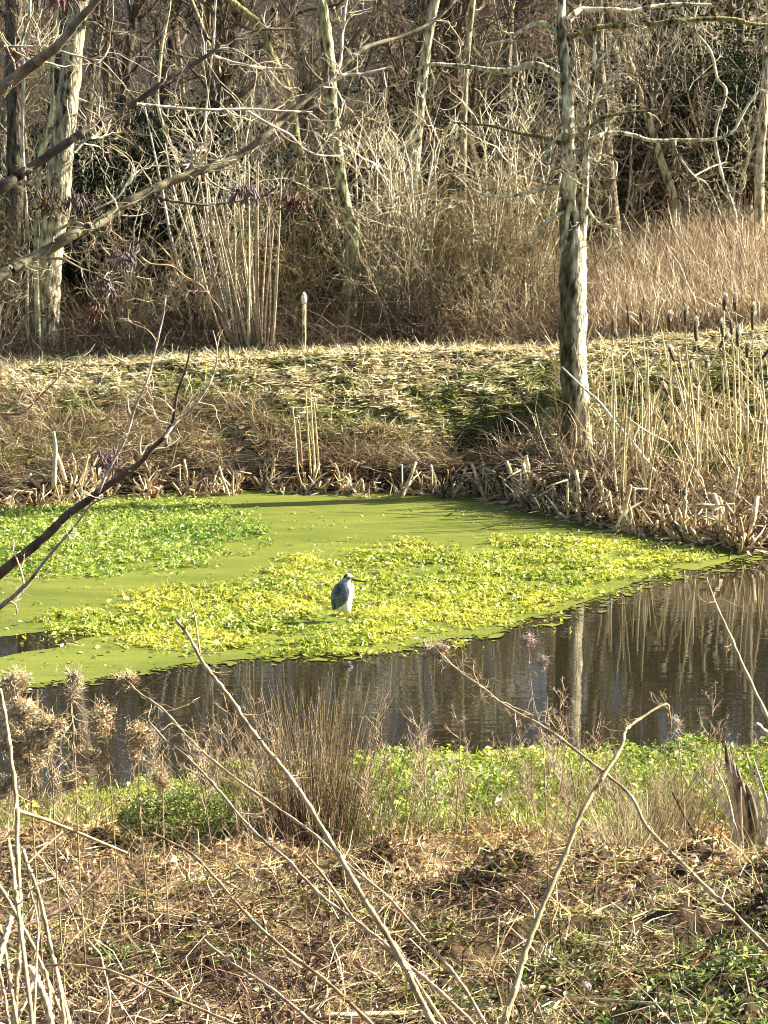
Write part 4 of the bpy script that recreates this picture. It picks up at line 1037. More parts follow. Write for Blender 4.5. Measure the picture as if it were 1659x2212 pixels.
# ================================================================== HERON
def heron():
    foot = PW(742, 1343)
    sc = float(foot[1]) / FPX * 0.1190           # metres per unit of the measured outline
    ox, oy = 705.0, 1200.0
    root = thing('heron', 'grey heron standing hunched in the watercress, facing right', 'heron', foot)
    f = np.array(foot)
    def pt(x, y, dep=0.0): return f + np.array([(x - ox) * sc, dep, (oy - y) * sc])
    prof = [(1052, 735, 790, 20), (1030, 705, 815, 45), (1000, 600, 836, 80), (965, 520, 845, 105), (920, 490, 852, 125), (850, 476, 862, 140), (750, 468, 880, 150), (650, 480, 896, 150), (570, 510, 905, 135),
            (510, 550, 895, 112), (465, 605, 862, 85), (430, 655, 838, 66), (405, 685, 848, 60), (385, 692, 885, 62), (360, 700, 905, 60), (335, 712, 890, 54), (312, 738, 850, 40), (298, 770, 815, 20)]
    ns = 24; V = []; col = []
    y_ = np.array([p[0] for p in prof], float); L_ = np.array([p[1] for p in prof], float); R_ = np.array([p[2] for p in prof], float); D_ = np.array([p[3] for p in prof], float)
    K = 50; yy = np.linspace(y_[0], y_[-1], K)
    iL = np.interp(-yy, -y_, L_); iR = np.interp(-yy, -y_, R_); iD = np.interp(-yy, -y_, D_)
    ker = np.array([1, 2, 3, 2, 1]) / 9
    sm = lambda a_: np.convolve(np.pad(a_, 2, mode='edge'), ker, 'valid')
    iL, iR, iD = sm(iL), sm(iR), sm(iD)
    for k in range(K):
        c = (iL[k] + iR[k]) / 2; hw = (iR[k] - iL[k]) / 2
        for j in range(ns):
            a_ = j / ns * 2 * math.pi
            x = c + hw * math.cos(a_); dp = iD[k] * math.sin(a_)
            V.append(pt(x, yy[k], dp * sc))
            bound = np.interp(yy[k], [380, 430, 500, 600, 700, 760, 850, 900, 960, 1000], [700, 760, 800, 815, 808, 790, 715, 640, 555, 500])
            grey = np.array([0.17, 0.19, 0.22]); white = np.array([0.80, 0.78, 0.70])
            if yy[k] < 400:
                top = yy[k] < 345; dark = (not top) and x > 760 and yy[k] < 380
                cc_ = white if (top and x > 775) else (np.array([0.03, 0.03, 0.04]) if (yy[k] < 372 and x < 790 or dark) else np.array([0.5, 0.5, 0.5]))
            elif yy[k] < 480: cc_ = np.array([0.30, 0.33, 0.38]) if x < 790 else np.array([0.62, 0.62, 0.6])
            else:
                cc_ = grey if x < bound else white
                if x < bound and yy[k] > 900: cc_ = np.array([0.30, 0.31, 0.30])
            col.append(cc_ * math.exp(rng.normal(0, 0.06)))
    Q = []
    for k in range(K - 1):
        for j in range(ns): Q.append([k * ns + j, k * ns + (j + 1) % ns, (k + 1) * ns + (j + 1) % ns, (k + 1) * ns + j])
    V.append(pt(760, 1056)); V.append(pt(790, 294)); col += [np.array([.8, .78, .7])] * 2
    T = [[K * ns, (j + 1) % ns, j] for j in range(ns)] + [[K * ns + 1, (K - 1) * ns + j, (K - 1) * ns + (j + 1) % ns] for j in range(ns)]
    mb = MB(); mb.add(np.array(V), Q, T, np.array(col)); mb.build('body', M_FEATHER, root)
    # folded wings: curved shells laid on the flanks
    for side in (-1, 1):
        out = [(640, 470), (560, 520), (505, 620), (480, 740), (478, 860), (500, 960), (530, 985), (600, 920), (690, 860), (770, 770), (812, 660), (805, 560), (750, 490)]
        cx, cy = 650, 700; V = []; cl = []; rings = 6; m = len(out) * 2
        oc = spline(np.array(out + [out[0]], float), m + 1)[:-1]
        for r_i in range(rings):
            s_ = (r_i + 1) / rings
            for j in range(m):
                x = cx + (oc[j, 0] - cx) * s_; y = cy + (oc[j, 1] - cy) * s_
                k = int(np.argmin(abs(yy - y))); c = (iL[k] + iR[k]) / 2; hw = (iR[k] - iL[k]) / 2
                q = max(0.0, 1 - min(1, abs((x - c) / hw)) ** 2)
                dp = side * (iD[k] * math.sqrt(q) + 9 * (1.0 - 0.6 * s_ ** 4))
                V.append(pt(x, y, dp * sc))
                g = 0.15 + 0.05 * math.sin(y * 0.10 + x * .03) + 0.02 * math.sin(x * .3)
                cl.append(np.array([g * .85, g, g * 1.2]) * (0.45 if (y > 800 and x < 560) or (abs(x - 600) < 50 and abs(y - 590) < 70) else 1))
        V.append(pt(cx, cy, side * (iD[int(np.argmin(abs(yy - cy)))] + 10) * sc)); cl.append(np.array([.14, .17, .21]))
        Q = [[r_ * m + j, r_ * m + (j + 1) % m, (r_ + 1) * m + (j + 1) % m, (r_ + 1) * m + j] for r_ in range(rings - 1) for j in range(m)]
        T = [[rings * m, (j + 1) % m, j] for j in range(m)]
        mb = MB(); mb.add(np.array(V), Q, T, np.array(cl)); mb.build('wing', M_FEATHER, root)
    # bill: dagger with upper and lower halves
    for nm, y0, y1, r0, c in (('upper_bill', 390, 450, 27, (0.035, 0.03, 0.025)), ('lower_bill', 406, 458, 20, (0.14, 0.10, 0.05))):
        P = np.array([pt(845, y0), pt(920, y0 + (y1 - y0) * .35), pt(1030, y0 + (y1 - y0) * .7), pt(1165, y1)])
        mb = MB(); tubes(mb, spline(P, 10)[None], (np.linspace(1, .12, 10) * r0 * sc)[None], 8, c, caps=True); mb.build(nm, M_BILL, root)
    for s_ in (-1, 1):
        mb = MB(); P = np.array([pt(838, 372, s_ * 44 * sc), pt(838, 372, s_ * 52 * sc), pt(838, 372, s_ * 56 * sc)])
        tubes(mb, P[None], np.array([[9, 8, 3]]) * sc, 8, (0.65, 0.5, 0.05), caps=True); mb.build('eye', M_BILL, root)
        mb = MB(); P = np.array([pt(800, 350, s_ * 20 * sc), pt(740, 365, s_ * 26 * sc), pt(690, 400, s_ * 18 * sc), pt(650, 440, s_ * 8 * sc)])
        tubes(mb, spline(P, 8)[None], (np.linspace(8, 2, 8) * sc)[None], 5, (0.03, 0.03, 0.035)); mb.build('crest_plume', M_FEATHER, root)
    for s_, xa, xk, xf in ((-1, 655, 610, 612), (1, 768, 765, 772)):
        mb = MB()
        P = np.array([pt(xa, 985, s_ * 35 * sc), pt(xk + 10, 1040, s_ * 38 * sc), pt(xk, 1085, s_ * 40 * sc), pt(xf, 1205, s_ * 40 * sc)])
        tubes(mb, spline(P, 14)[None], (np.array([30, 26, 20, 15, 13, 12, 12, 15, 12, 10, 9, 9, 9, 10]) * sc)[None], 8, (0.55, 0.45, 0.16), caps=True)
        for ta in (-0.5, 0, 0.5, math.pi):
            e_ = pt(xf, 1203, s_ * 40 * sc); d_ = np.array([math.cos(ta), math.sin(ta), 0]) * 70 * sc * (0.6 if ta > 3 else 1)
            tubes(mb, np.array([[e_, e_ + d_ * .5 + np.array([0, 0, .004]), e_ + d_]]), np.array([[7, 6, 3]]) * sc, 5, (0.5, 0.42, 0.15))
        mb.build('leg', M_BILL, root)
heron()

# ================================================================== NEAR TREE AT THE LEFT, ITS LIMBS HANG INTO VIEW
NB = (0.34, 0.29, 0.19)
tx = PX(-330, 1000, 11.0)
root = thing('overhanging_tree', 'near bare tree whose dark limbs reach in from the left', 'tree', (tx[0], 11.0, float(H(tx[0], 11.0))))
tb = MB(); g0 = float(H(tx[0], 11.0))
Pt = np.array([[tx[0] + rng.normal(0, .03), 11.0 + rng.normal(0, .03), z] for z in np.linspace(g0 - .2, 9.6, 22)])
Pt = spline(Pt, 44)
tubes(tb, Pt[None], np.interp(np.linspace(0, 1, 44), [0, .1, 1], [.26, .19, .08])[None], 14, (0.25, 0.22, 0.16), jit=.15); tb.build('trunk', M_BARK, root)
L_ = []
def nl(pts, w0, w1, d0, d1, c=NB, ns=9, wander=0.008):
    b = MB(); P = pxline(pts, d0, max(14, len(pts) * 6), d1); P[:, 1] += np.cumsum(rng.normal(0, wander, len(P)))
    R = np.linspace(w0, w1, len(P)) * .5 * (d0 + d1) * .5 / FPX
    R = R * (1 + 0.05 * np.sin(np.arange(len(P)) * 1.3 + rng.random() * 6))
    tubes(b, P[None], R[None], ns, c, jit=.16); b.build('branch', M_LIMB, root); L_.append((P, R))
nl([(-335, 430), (-150, 300), (0, 190), (60, 145), (95, 118), (120, 100), (165, 45), (205, 0), (250, -60)], 32, 13, 11, 10.6, (0.26, 0.22, 0.14))
nl([(-335, 650), (-150, 520), (0, 407), (45, 375), (90, 345), (165, 295), (200, 272), (240, 250), (300, 215), (370, 165), (430, 130), (500, 85), (550, 65), (635, 62)], 26, 4, 11, 11.6, (0.11, 0.09, 0.065))  # bark painted dark for this limb's backlit underside
nl([(-335, 800), (-150, 680), (0, 595), (30, 577), (95, 545), (170, 500), (215, 480), (280, 435), (350, 400), (430, 370), (500, 345), (565, 300), (625, 245), (700, 180), (760, 125), (800, 100), (880, 75), (945, 40), (985, 0)], 29, 6, 11, 12.5, (0.19, 0.165, 0.10))
nl([(320, 425), (345, 428), (380, 435), (440, 442), (500, 436), (565, 425), (605, 400)], 8, 3, 11.7, 11.9, (0.15, 0.12, 0.09))
nl([(95, 560), (135, 560), (175, 580), (220, 595)], 7, 3, 11.3, 11.2)
nl([(295, 225), (330, 228), (375, 232), (450, 237), (530, 235), (615, 240), (675, 242)], 7, 4, 11.3, 11.5, CREAM)
nl([(460, 120), (505, 135), (560, 145), (635, 150)], 7, 4, 11.5, 11.6, CREAM)
nl([(705, 182), (725, 172), (750, 162), (785, 160), (845, 145)], 9, 5, 12, 12, CREAM)
nl([(535, 240), (585, 270), (625, 290), (655, 320), (690, 335), (735, 337)], 6, 4, 11.5, 11.8, CREAM)
nl([(10, 100), (60, 101), (100, 102), (165, 120), (220, 130), (240, 95)], 6, 3, 10.9, 10.9, CREAM)
nl([(720, 170), (735, 135), (740, 65), (748, 0), (752, -60)], 7, 5, 12, 12.1, CREAM)
nl([(300, 550), (325, 570), (370, 575), (400, 600), (435, 620), (480, 675)], 5, 2, 11.7, 11.9, TAN)
nl([(160, 330), (190, 300), (220, 296), (235, 270)], 6, 3, 11.1, 11.2, CREAM)
nl([(200, 455), (255, 425), (280, 385), (320, 360), (385, 360)], 5, 3, 11.5, 11.6, CREAM)
nl([(-335, 1560), (-150, 1370), (0, 1239), (45, 1203), (100, 1158), (145, 1113), (185, 1086), (215, 1063), (260, 1033), (300, 1003), (325, 973), (350, 950), (370, 915), (380, 853), (400, 798), (410, 750)], 26, 3, 11, 10.2, (0.11, 0.085, 0.06))
nl([(355, 945), (380, 913), (415, 883), (450, 833), (465, 793), (470, 758), (460, 713)], 7, 2, 10.3, 10.3, CREAM)
nl([(212, 1065), (235, 1013), (270, 948), (290, 883), (320, 823), (335, 763), (345, 725), (357, 665), (360, 635)], 7, 3, 10.4, 10.4, (0.52, 0.42, 0.36))
nl([(-335, 1600), (-150, 1440), (0, 1313), (30, 1288), (65, 1253), (100, 1208), (130, 1173), (165, 1133), (200, 1088), (250, 1070)], 13, 3, 11, 10.3, (0.4, 0.35, 0.25))
nl([(-335, 980), (-150, 890), (0, 890), (50, 890), (85, 858), (125, 818), (140, 795)], 9, 2, 11, 10.8, TAN)
twigs_on(root, L_, 150, (0.08, 0.30), 260, (0.05, 0.18), 360, (0.03, 0.10), (0.60, 0.51, 0.34), r=(0.0055, 0.0036, 0.0026), wob=0.33, spread=1.1)
# knot of shoots on the thick limb
kb = MB(); n = 40; kc = PX(418, 352, 11.8)
S = kc + rng.normal(0, .02, (n, 3)); G = grow(S, rng.normal(0, 1, (n, 3)) * [1, .6, 1] + [0.2, 0, .4], rng.uniform(.06, .3, n), 6, .4, .04)
tubes(kb, G, taper(rng.uniform(.003, .008, n), 6), 5, vary((0.6, 0.52, 0.36), n, .15)); k_ = kb.build('shoot_knot', M_LIMB, root)
# hanging catkin bunches
for (X, Y, c) in [(530, 430, (0.26, 0.18, 0.20)), (265, 572, (0.27, 0.18, 0.21)), (165, 445, (0.25, 0.17, 0.19)), (132, 12, (0.40, 0.17, 0.19)), (220, 635, (0.27, 0.16, 0.17)), (203, 685, (0.32, 0.15, 0.08)), (100, 450, (0.24, 0.13, 0.08)), (634, 452, (0.30, 0.12, 0.07)), (40, 130, (0.45, 0.25, 0.2)), (232, 1010, (0.42, 0.25, 0.27))]:
    mb = MB(); n = 30; c = np.array(c) * .38 + np.array([.13, .10, .085]) * .62; p0 = PX(X, Y - 22, 11.4)
    S = p0 + rng.normal(0, 1, (n, 3)) * [.03, .02, .022]
    G = grow(S, np.column_stack([rng.normal(0, .35, n), rng.normal(0, .3, n), -np.ones(n)]), rng.uniform(.04, .09, n), 5, .3, -.1)
    tubes(mb, G, np.broadcast_to(np.array([.002, .0045, .0055, .0045, .0015]), (n, 5)), 5, vary(c, n, .25)); mb.build('catkin_bunch', M_LITTER, root)['kind'] = 'stuff'

# ================================================================== NEAR STALKS
def stalk(label, pts, w0, w1, d0, d1, col=(0.47, 0.36, 0.20), name='dry_stalk', twigs=0, nodes=True, head=None, tl=(.04, .16), cat='stalk', ext=None):
    n = max(26, len(pts) * 5)
    P = pxline(pts, d0, n, d1); R = np.linspace(w0, w1, n) * .5 * np.linspace(d0, d1, n) / FPX
    # carry the foot down to the ground out of view
    low = int(np.argmin(P[:, 2])); 
    if low in (0, n - 1):
        g = float(H(P[low, 0], P[low, 1]))
        if P[low, 2] > g + 0.02:
            if low == n - 1:
                t_ = unit(P[-1] - P[-2])
                L = (P[-1, 2] - g) / max(-t_[2], 0.35)
                ex = P[-1] + t_ * np.linspace(0, L, 7)[1:, None]; ex[-1, 2] = min(ex[-1, 2], float(H(ex[-1, 0], ex[-1, 1])) - .03)
                P = np.concatenate([P, ex]); R = np.concatenate([R, np.full(6, R[-1])])
            else:
                t_ = unit(P[0] - P[1]); L = (P[0, 2] - g) / max(-t_[2], 0.35)
                ex = P[0] + t_ * np.linspace(0, L, 7)[1:, None]; ex[-1, 2] = min(ex[-1, 2], float(H(ex[-1, 0], ex[-1, 1])) - .03)
                P = np.concatenate([ex[::-1], P]); R = np.concatenate([np.full(6, R[0]), R])
    if nodes:
        k = np.arange(len(P)); R = R * np.where(k % 5 == 3, 1.38, 1.0) * (1 + 0.05 * np.sin(k * 2.1 + len(pts)))
    P = P + rng.normal(0, 1, P.shape) * (R.mean() * 0.13)
    b = P[int(np.argmin(P[:, 2]))]
    root = thing(name, label, cat, b)
    cc_ = np.asarray(col) * np.exp(rng.normal(0, 0.12, (len(P), 1)))
    mb = MB(); tubes(mb, P[None], R[None], 8, cc_[None], jit=.1, caps=True); mb.build('stem', M_STALK, root)
    if twigs:
        tb = MB(); S, D, r = sprout(P[None], R[None], twigs, .9, .05, .95, .4)
        G = grow(S, D, rng.uniform(tl[0], tl[1], twigs), 6, .3, .05); r = np.clip(r, .0008, .002)
        tubes(tb, G, taper(r, 6, .5), 4, vary(col, twigs, .2))
        S, D, r = sprout(G, taper(r, 6, .5), twigs * 4, .9, .2, 1, .6)
        G = grow(S, D, rng.uniform(tl[0] * .4, tl[1] * .5, twigs * 4), 4, .4, .0)
        tubes(tb, G, taper(np.clip(r, .0006, .0014), 4, .5), 3, vary(np.asarray(col) * .85, twigs * 4, .25)); t_ = tb.build('side_twigs', M_STALK, root); t_['kind'] = 'stuff'
    if head is not None:
        fluff(root, head[0], head[1], head[2], head[3], (d0 if P[0, 2] > P[-1, 2] else d1), head[4] if len(head) > 4 else (0.48, 0.36, 0.21))
    return root
def side_stem(root, pts, w0, w1, d0, d1, col=(0.47, 0.36, 0.20)):
    P = pxline(pts, d0, 22, d1); R = np.linspace(w0, w1, 22) * .5 * d0 / FPX
    R = R * np.where(np.arange(22) % 6 == 3, 1.25, 1.0)
    mb = MB(); tubes(mb, P[None], R[None], 8, col, jit=.1, caps=True); mb.build('side_stem', M_STALK, root)
def fluff(root, X, Y, rx, ry, d, col, n=None):
    """airy seed head: fine curled threads and chaff about one centre"""
    n = n or int(160 + rx * ry * 0.25)
    c = PX(X, Y, d); s_ = d / FPX
    cen = unit(rng.normal(0, 1, (7, 3))) * rng.uniform(.3, 1.0, (7, 1)); q = (cen[rng.integers(0, 7, n)] + rng.normal(0, .26, (n, 3))) * np.array([rx, rx * .7, ry]) * .85 * s_ + c
    q[:, 0] += (vn(q[:, 2] * 40, q[:, 1] * 40, 1, 7) - .5) * rx * s_ * .6
    mb = MB()
    G = grow(q, rng.normal(0, 1, (n, 3)), rng.uniform(.015, .07, n), 5, .5, 0)
    tubes(mb, G, taper(rng.uniform(.0006, .0014, n), 5, .5), 3, vary(col, n, .35))
    leaves(mb, q, rng.uniform(.008, .026, n), .009, 1.4, vary(np.asarray(col) * 1.4, n, .45))
    o = mb.build('seed_head', M_LITTER, root, smooth=False); o['kind'] = 'stuff'
st1 = stalk('thickest tan stalk slanting across the middle from upper left to the bottom', [(380, 1338), (410, 1378), (435, 1426), (460, 1461), (500, 1511), (535, 1566), (575, 1616), (620, 1671), (665, 1736), (700, 1796), (735, 1851), (765, 1906), (800, 1966), (830, 2011), (870, 2081), (900, 2141), (937, 2215)], 7, 15, 7.2, 6.4, twigs=16)
side_stem(st1, [(408, 1290), (420, 1330), (427, 1375), (433, 1420)], 3, 5, 7.2, 7.15)
stalk('tall bright stalk leaning right with a hooked tip', [(1450, 1575), (1446, 1540), (1439, 1521), (1399, 1541), (1364, 1566), (1350, 1581), (1339, 1621), (1309, 1666), (1279, 1716), (1249, 1771), (1219, 1851), (1189, 1916), (1154, 2001), (1129, 2076), (1109, 2146), (1087, 2215)], 3, 15, 7.0, 6.3, col=(0.50, 0.39, 0.20), twigs=26, tl=(.03, .1))
stalk('slender brown stalk crossing the lower left towards the bottom middle', [(325, 1796), (370, 1820), (415, 1846), (460, 1891), (520, 1961), (580, 2021), (640, 2071), (700, 2116), (750, 2161), (800, 2210)], 5, 9, 7.6, 6.6, col=TAN, twigs=14)
stalk('long thin stalk with a dried umbel at its top, left of the thickest stalk', [(275, 1471), (300, 1496), (350, 1531), (400, 1586), (440, 1626), (520, 1690), (620, 1760), (670, 1796), (740, 1858), (829, 1931), (890, 1996), (930, 2046), (975, 2096), (1010, 2146), (1050, 2215)], 4, 9, 8.2, 6.8, col=(0.48, 0.37, 0.22), twigs=34, head=(275, 1475, 22, 16))
stalk('long jointed tan stalk running parallel below the thickest one', [(320, 1556), (360, 1601), (400, 1631), (440, 1671), (480, 1716), (520, 1766), (575, 1821), (620, 1856), (670, 1911), (720, 1956), (770, 1991), (830, 2046), (870, 2076), (920, 2116), (960, 2151), (1020, 2210)], 4, 10, 8.0, 6.6, col=(0.46, 0.34, 0.22), twigs=22)
stalk('second pale stalk close under the thickest one near the bottom', [(660, 1845), (720, 1920), (765, 1985), (829, 2036), (880, 2090), (925, 2160), (960, 2212)], 6, 9, 7.0, 6.4, twigs=4)
st2 = stalk('upright tan stalk running the full height of the lower left edge', [(0, 1490), (15, 1566), (25, 1646), (35, 1726), (37, 1826), (42, 1926), (45, 2001), (37, 2101), (30, 2215)], 8, 12, 6.8, 6.2, twigs=12)
side_stem(st2, [(36, 1750), (60, 1758), (100, 1771), (150, 1791), (210, 1816), (275, 1843)], 9, 6, 6.7, 6.9)
side_stem(st2, [(39, 1745), (60, 1728), (95, 1700), (120, 1670)], 5, 4, 6.7, 6.7)
side_stem(st2, [(60, 1865), (90, 1835), (135, 1796)], 4, 5, 6.7, 6.8)
stalk('short stalk from the left edge crossing the upright one', [(-25, 1880), (0, 1916), (35, 1976), (75, 2051), (100, 2110)], 9, 8, 6.6, 6.4)
stalk('thick bright stalk at the bottom left corner slanting right', [(60, 2085), (78, 2115), (95, 2150), (112, 2215)], 15, 15, 6.1, 6.0, col=(0.56, 0.46, 0.29))
stalk('arched thin stalk sweeping right from the bottom left', [(85, 2086), (150, 2084), (225, 2094), (280, 2114), (350, 2146), (425, 2176), (500, 2210)], 5, 7, 6.6, 6.3, twigs=8)
stalk('knobbly stalk just right of the upright left one', [(50, 1836), (60, 1870), (75, 1906), (95, 1976), (108, 2040), (118, 2080)], 8, 9, 6.9, 6.6, col=STRAW)
stalk('mid-brown stalk between the arched one and the bottom centre', [(440, 2031), (500, 2081), (550, 2111), (600, 2146), (680, 2215)], 6, 8, 6.9, 6.5, col=(0.42, 0.31, 0.2), twigs=10)
stalk('fine reed stem over the dark water at the right edge', [(1527, 1248), (1544, 1298), (1579, 1378), (1619, 1468), (1665, 1565)], 3, 9, 8.2, 7.6, twigs=3)
stalk('stub of a cream stalk entering at the right edge above the stump', [(1634, 1566), (1650, 1580), (1690, 1612)], 12, 14, 7.4, 7.3, col=(0.56, 0.46, 0.29))
stalk('long grey-brown umbel stem crossing from the dark water to the lower right edge', [(945, 1405), (970, 1430), (999, 1456), (1044, 1486), (1079, 1516), (1129, 1546), (1190, 1580), (1280, 1650), (1359, 1715), (1394, 1780), (1434, 1826), (1484, 1876), (1539, 1931), (1579, 1966), (1665, 2055)], 4, 10, 8.6, 7.0, col=(0.44, 0.34, 0.2), twigs=44, head=(948, 1405, 28, 20, (0.48, 0.37, 0.24)))
stalk('dark slanting stem below the broad dry leaves at lower left', [(235, 1868), (190, 1920), (130, 1965), (60, 1997)], 5, 8, 7.0, 6.8, col=(0.2, 0.13, 0.09))
stalk('white-tipped stalk at the far bottom left edge', [(25, 1980), (10, 2030), (-8, 2090)], 12, 14, 6.2, 6.1, col=(0.56, 0.46, 0.29))
stalk('pale stalk leaning left in the bottom left corner', [(72, 2120), (55, 2165), (28, 2215)], 8, 8, 6.1, 6.0)
stalk('short pale pale-noded stalk at the bottom between the corner and the arch', [(120, 2090), (130, 2140), (140, 2215)], 7, 9, 6.2, 6.1, col=STRAW)
corner = [([(18, 1815), (28, 1880), (38, 1960)], 12), ([(0, 2000), (12, 2060), (22, 2120)], 10), ([(98, 2095), (108, 2150), (104, 2215)], 12), ([(-5, 2080), (8, 2140), (20, 2215)], 9), ([(132, 2130), (140, 2170), (150, 2215)], 8),
          ([(60, 1905), (82, 1990), (80, 2060)], 6), ([(2, 1820), (-4, 1900), (-12, 1980)], 9), ([(230, 2110), (238, 2160), (232, 2215)], 6)]
for (pts, w_), lab in zip(corner, ['thick cream stub just left of the upright stalk, mid height', 'thick cream stub at the left edge below the crossing stalk', 'stout bright stub standing right of the corner stalks', 'leaning tan stub in the very corner',
        'slim stub right of the stout bright one', 'thin jointed stalk between the knobbly and upright stalks', 'tan stalk half cut off by the left edge', 'short thin stub at the bottom below the arched stalk']):
    stalk(lab, pts, w_ * .7, w_ * .85, 6.4, 6.1, col=(0.44, 0.33, 0.18), twigs=3)
for k, (pts, lab) in enumerate([([(700, 2212), (900, 2203), (1029, 2201), (1179, 2199), (1229, 2191), (1454, 2191)], 'long pale stalk lying along the bottom edge'),
                                ([(1100, 2150), (1180, 2160), (1260, 2185), (1330, 2205)], 'thin tan stalk lying just above the bottom edge'),
                                ([(1370, 2168), (1400, 2190), (1430, 2212)], 'short cream stalk lying at the lower right bottom')]):
    P = np.array([PG(x, y, 6, 24)[0] for x, y in pts]); P[:, 2] += 0.03
    q = spline(P, 24); root = thing('fallen_stalk', lab, 'stalk', q[0]); mb = MB(); tubes(mb, q[None], np.linspace(.011, .007, 24)[None], 7, STRAW2, jit=.12, caps=True); mb.build('stem', M_STALK, root)

# fluffy dead seed plants at the left edge and over the water
def seedplant(label, stems, heads, d, col=(0.48, 0.36, 0.21)):
    P0 = PX(*stems[0][-1], d)
    root = thing('seed_plant', label, 'dead plant', (P0[0], d, float(H(P0[0], d))))
    for s_ in stems:
        P = pxline(s_, d, 16); g = float(H(P[-1, 0], d))
        if P[-1, 2] > g: P = np.concatenate([P, np.linspace(P[-1], [P[-1, 0] + .03, d, g - .02], 7)[1:]])
        mb = MB(); tubes(mb, P[None], np.linspace(.0025, .004, len(P))[None], 6, TAN); mb.build('stem', M_STALK, root)
        tb = MB(); S, D, r = sprout(P[None][:, :14], np.full((1, 14), .002), 36, .8, 0, .9, .6)
        G = grow(S, D, rng.uniform(.05, .2, 36), 6, .35, .05); tubes(tb, G, taper(np.full(36, .0014), 6), 3, vary(col, 36)); t_ = tb.build('side_twigs', M_STALK, root); t_['kind'] = 'stuff'
    for (X, Y, rx, ry) in heads: fluff(root, X, Y, rx, ry, d, col, n=int(110 + rx * ry * 0.22))
seedplant('large mass of fluffy pinkish-tan seed heads at the left edge', [[(30, 1470), (60, 1600), (70, 1760), (75, 1850)], [(90, 1520), (110, 1640), (120, 1850)]],
          [(25, 1480, 40, 40), (50, 1540, 50, 45), (20, 1600, 40, 50), (85, 1590, 45, 40), (110, 1570, 30, 30), (60, 1650, 40, 30), (15, 1700, 30, 45)], 8.6, (0.60, 0.46, 0.27))
seedplant('small straw-coloured drooping seed head over the pond edge at left', [[(150, 1460), (160, 1600), (170, 1850)]], [(160, 1460, 20, 20), (158, 1490, 18, 20)], 9.0, (0.55, 0.44, 0.28))
seedplant('thin grey-brown haze of dead flower stems left of the long stalks', [[(220, 1500), (235, 1650), (250, 1850)], [(300, 1560), (300, 1700), (310, 1850)], [(350, 1620), (352, 1750), (355, 1850)]], [(225, 1560, 45, 50), (290, 1600, 45, 45), (190, 1640, 40, 40), (350, 1680, 30, 35), (140, 1690, 35, 30)], 11.5, (0.44, 0.33, 0.19))
seedplant('dried branching flower stem rising over the dark water right of centre', [[(1140, 1380), (1150, 1500), (1172, 1600), (1180, 1760)]], [(1150, 1385, 22, 14), (1175, 1430, 14, 18)], 14, (0.42, 0.32, 0.28))
seedplant('pair of tiny seed heads on thin stems above the near margin', [[(1440, 1540), (1460, 1570), (1470, 1640), (1480, 1780)]], [(1458, 1560, 14, 20)], 14, (0.55, 0.47, 0.36))

# standing dead herbs in the near margin
herb = []
def herb_proto(h):
    root = thing('dead_herb', 'thin brown dead herb standing in the near margin', 'dead plant', (0, 0, 0), 'thin dead herbs standing in the near margin')
    P = grow(np.array([[0, 0, -.03]]), np.array([[rng.normal(0, .1), 0, 1]]), [h], 9, .08, .05)
    mb = MB(); tubes(mb, P, taper([.006], 9, .4), 5, vary((0.26, 0.19, 0.13), 1)[0]); mb.build('stem', M_STALK, root)
    tb = MB(); S, D, r = sprout(P, np.full((1, 9), .003), 12, .7, .3, 1, 1); G = grow(S, D, rng.uniform(.08, .3, 12), 5, .25, .12); tubes(tb, G, taper(np.full(12, .0028), 5), 3, vary(TAN, 12))
    S, D, r = sprout(G, taper(np.full(12, .002), 5), 60, .8, .3, 1, 1); G = grow(S, D, rng.uniform(.02, .09, 60), 4, .4, .0); tubes(tb, G, taper(np.full(60, .0022), 4), 3, vary((0.4, 0.3, 0.24), 60))
    tb.build('side_twigs', M_STALK, root)['kind'] = 'stuff'
    return root
hp = [herb_proto(.7), herb_proto(1.0), herb_proto(.5)]
for i in range(110):
    X = rng.uniform(330, 1650) if i > 8 else rng.uniform(0, 330)
    Y = rng.uniform(1700, 1860)
    g = PG(X, Y, 12, 25.4)[0]
    if i < 3: hp[i].location = g
    else: copy_tree(hp[i % 3], tuple(g), rng.random() * 6.28, rng.uniform(.7, 1.3))

# rush tussock
def tussock(label, X, Y, n, h, spr, cols, name='rush_tussock', rad=.16, w=.0035):
    g = PG(X, Y, 12, 25.4)[0]
    root = thing(name, label, 'rush clump', g)
    S = g + np.column_stack([rng.normal(0, rad, n), rng.normal(0, rad, n), np.full(n, -.03)])
    D = np.column_stack([(S[:, 0] - g[0]) / rad * spr + rng.normal(0, spr * .6, n), (S[:, 1] - g[1]) / rad * spr, np.ones(n)])
    G = grow(S, D, rng.uniform(.45, 1.05, n) * h, 7, .05, -.01)
    mb = MB(); tubes(mb, G, taper(rng.uniform(.7, 1.2, n) * w, 7, .3), 3, pick(cols, n, None, .3)); o = mb.build('rushes', M_STRAW, root); o['kind'] = 'stuff'
    return root
tussock('tall clump of brown and straw rushes in front of the dark water', 690, 1830, 620, 1.5, .15, [BROWN, (0.28, 0.2, 0.12), DKBROWN, STRAW, DKBROWN, (0.07, 0.06, 0.03)], rad=.2)
tussock('green-stemmed rush clump right of the tall brown one', 790, 1845, 260, .85, .2, [OLIVE, (0.14, 0.18, 0.05), (0.26, 0.28, 0.1)], rad=.28)
tussock('sparse brown rush clump left of the tall one', 610, 1820, 240, 1.0, .2, [BROWN, TAN, DKBROWN, (0.28, 0.2, 0.16)])
tussock('low grey-brown rush clump beside the splintered stump', 1450, 1800, 260, .6, .28, [TAN, BROWN, (0.3, 0.25, 0.18), STRAW])
tussock('small straw rush clump on the near margin right of the bright stalk', 1370, 1840, 320, .55, .35, [STRAW, STRAW2, OLIVE])
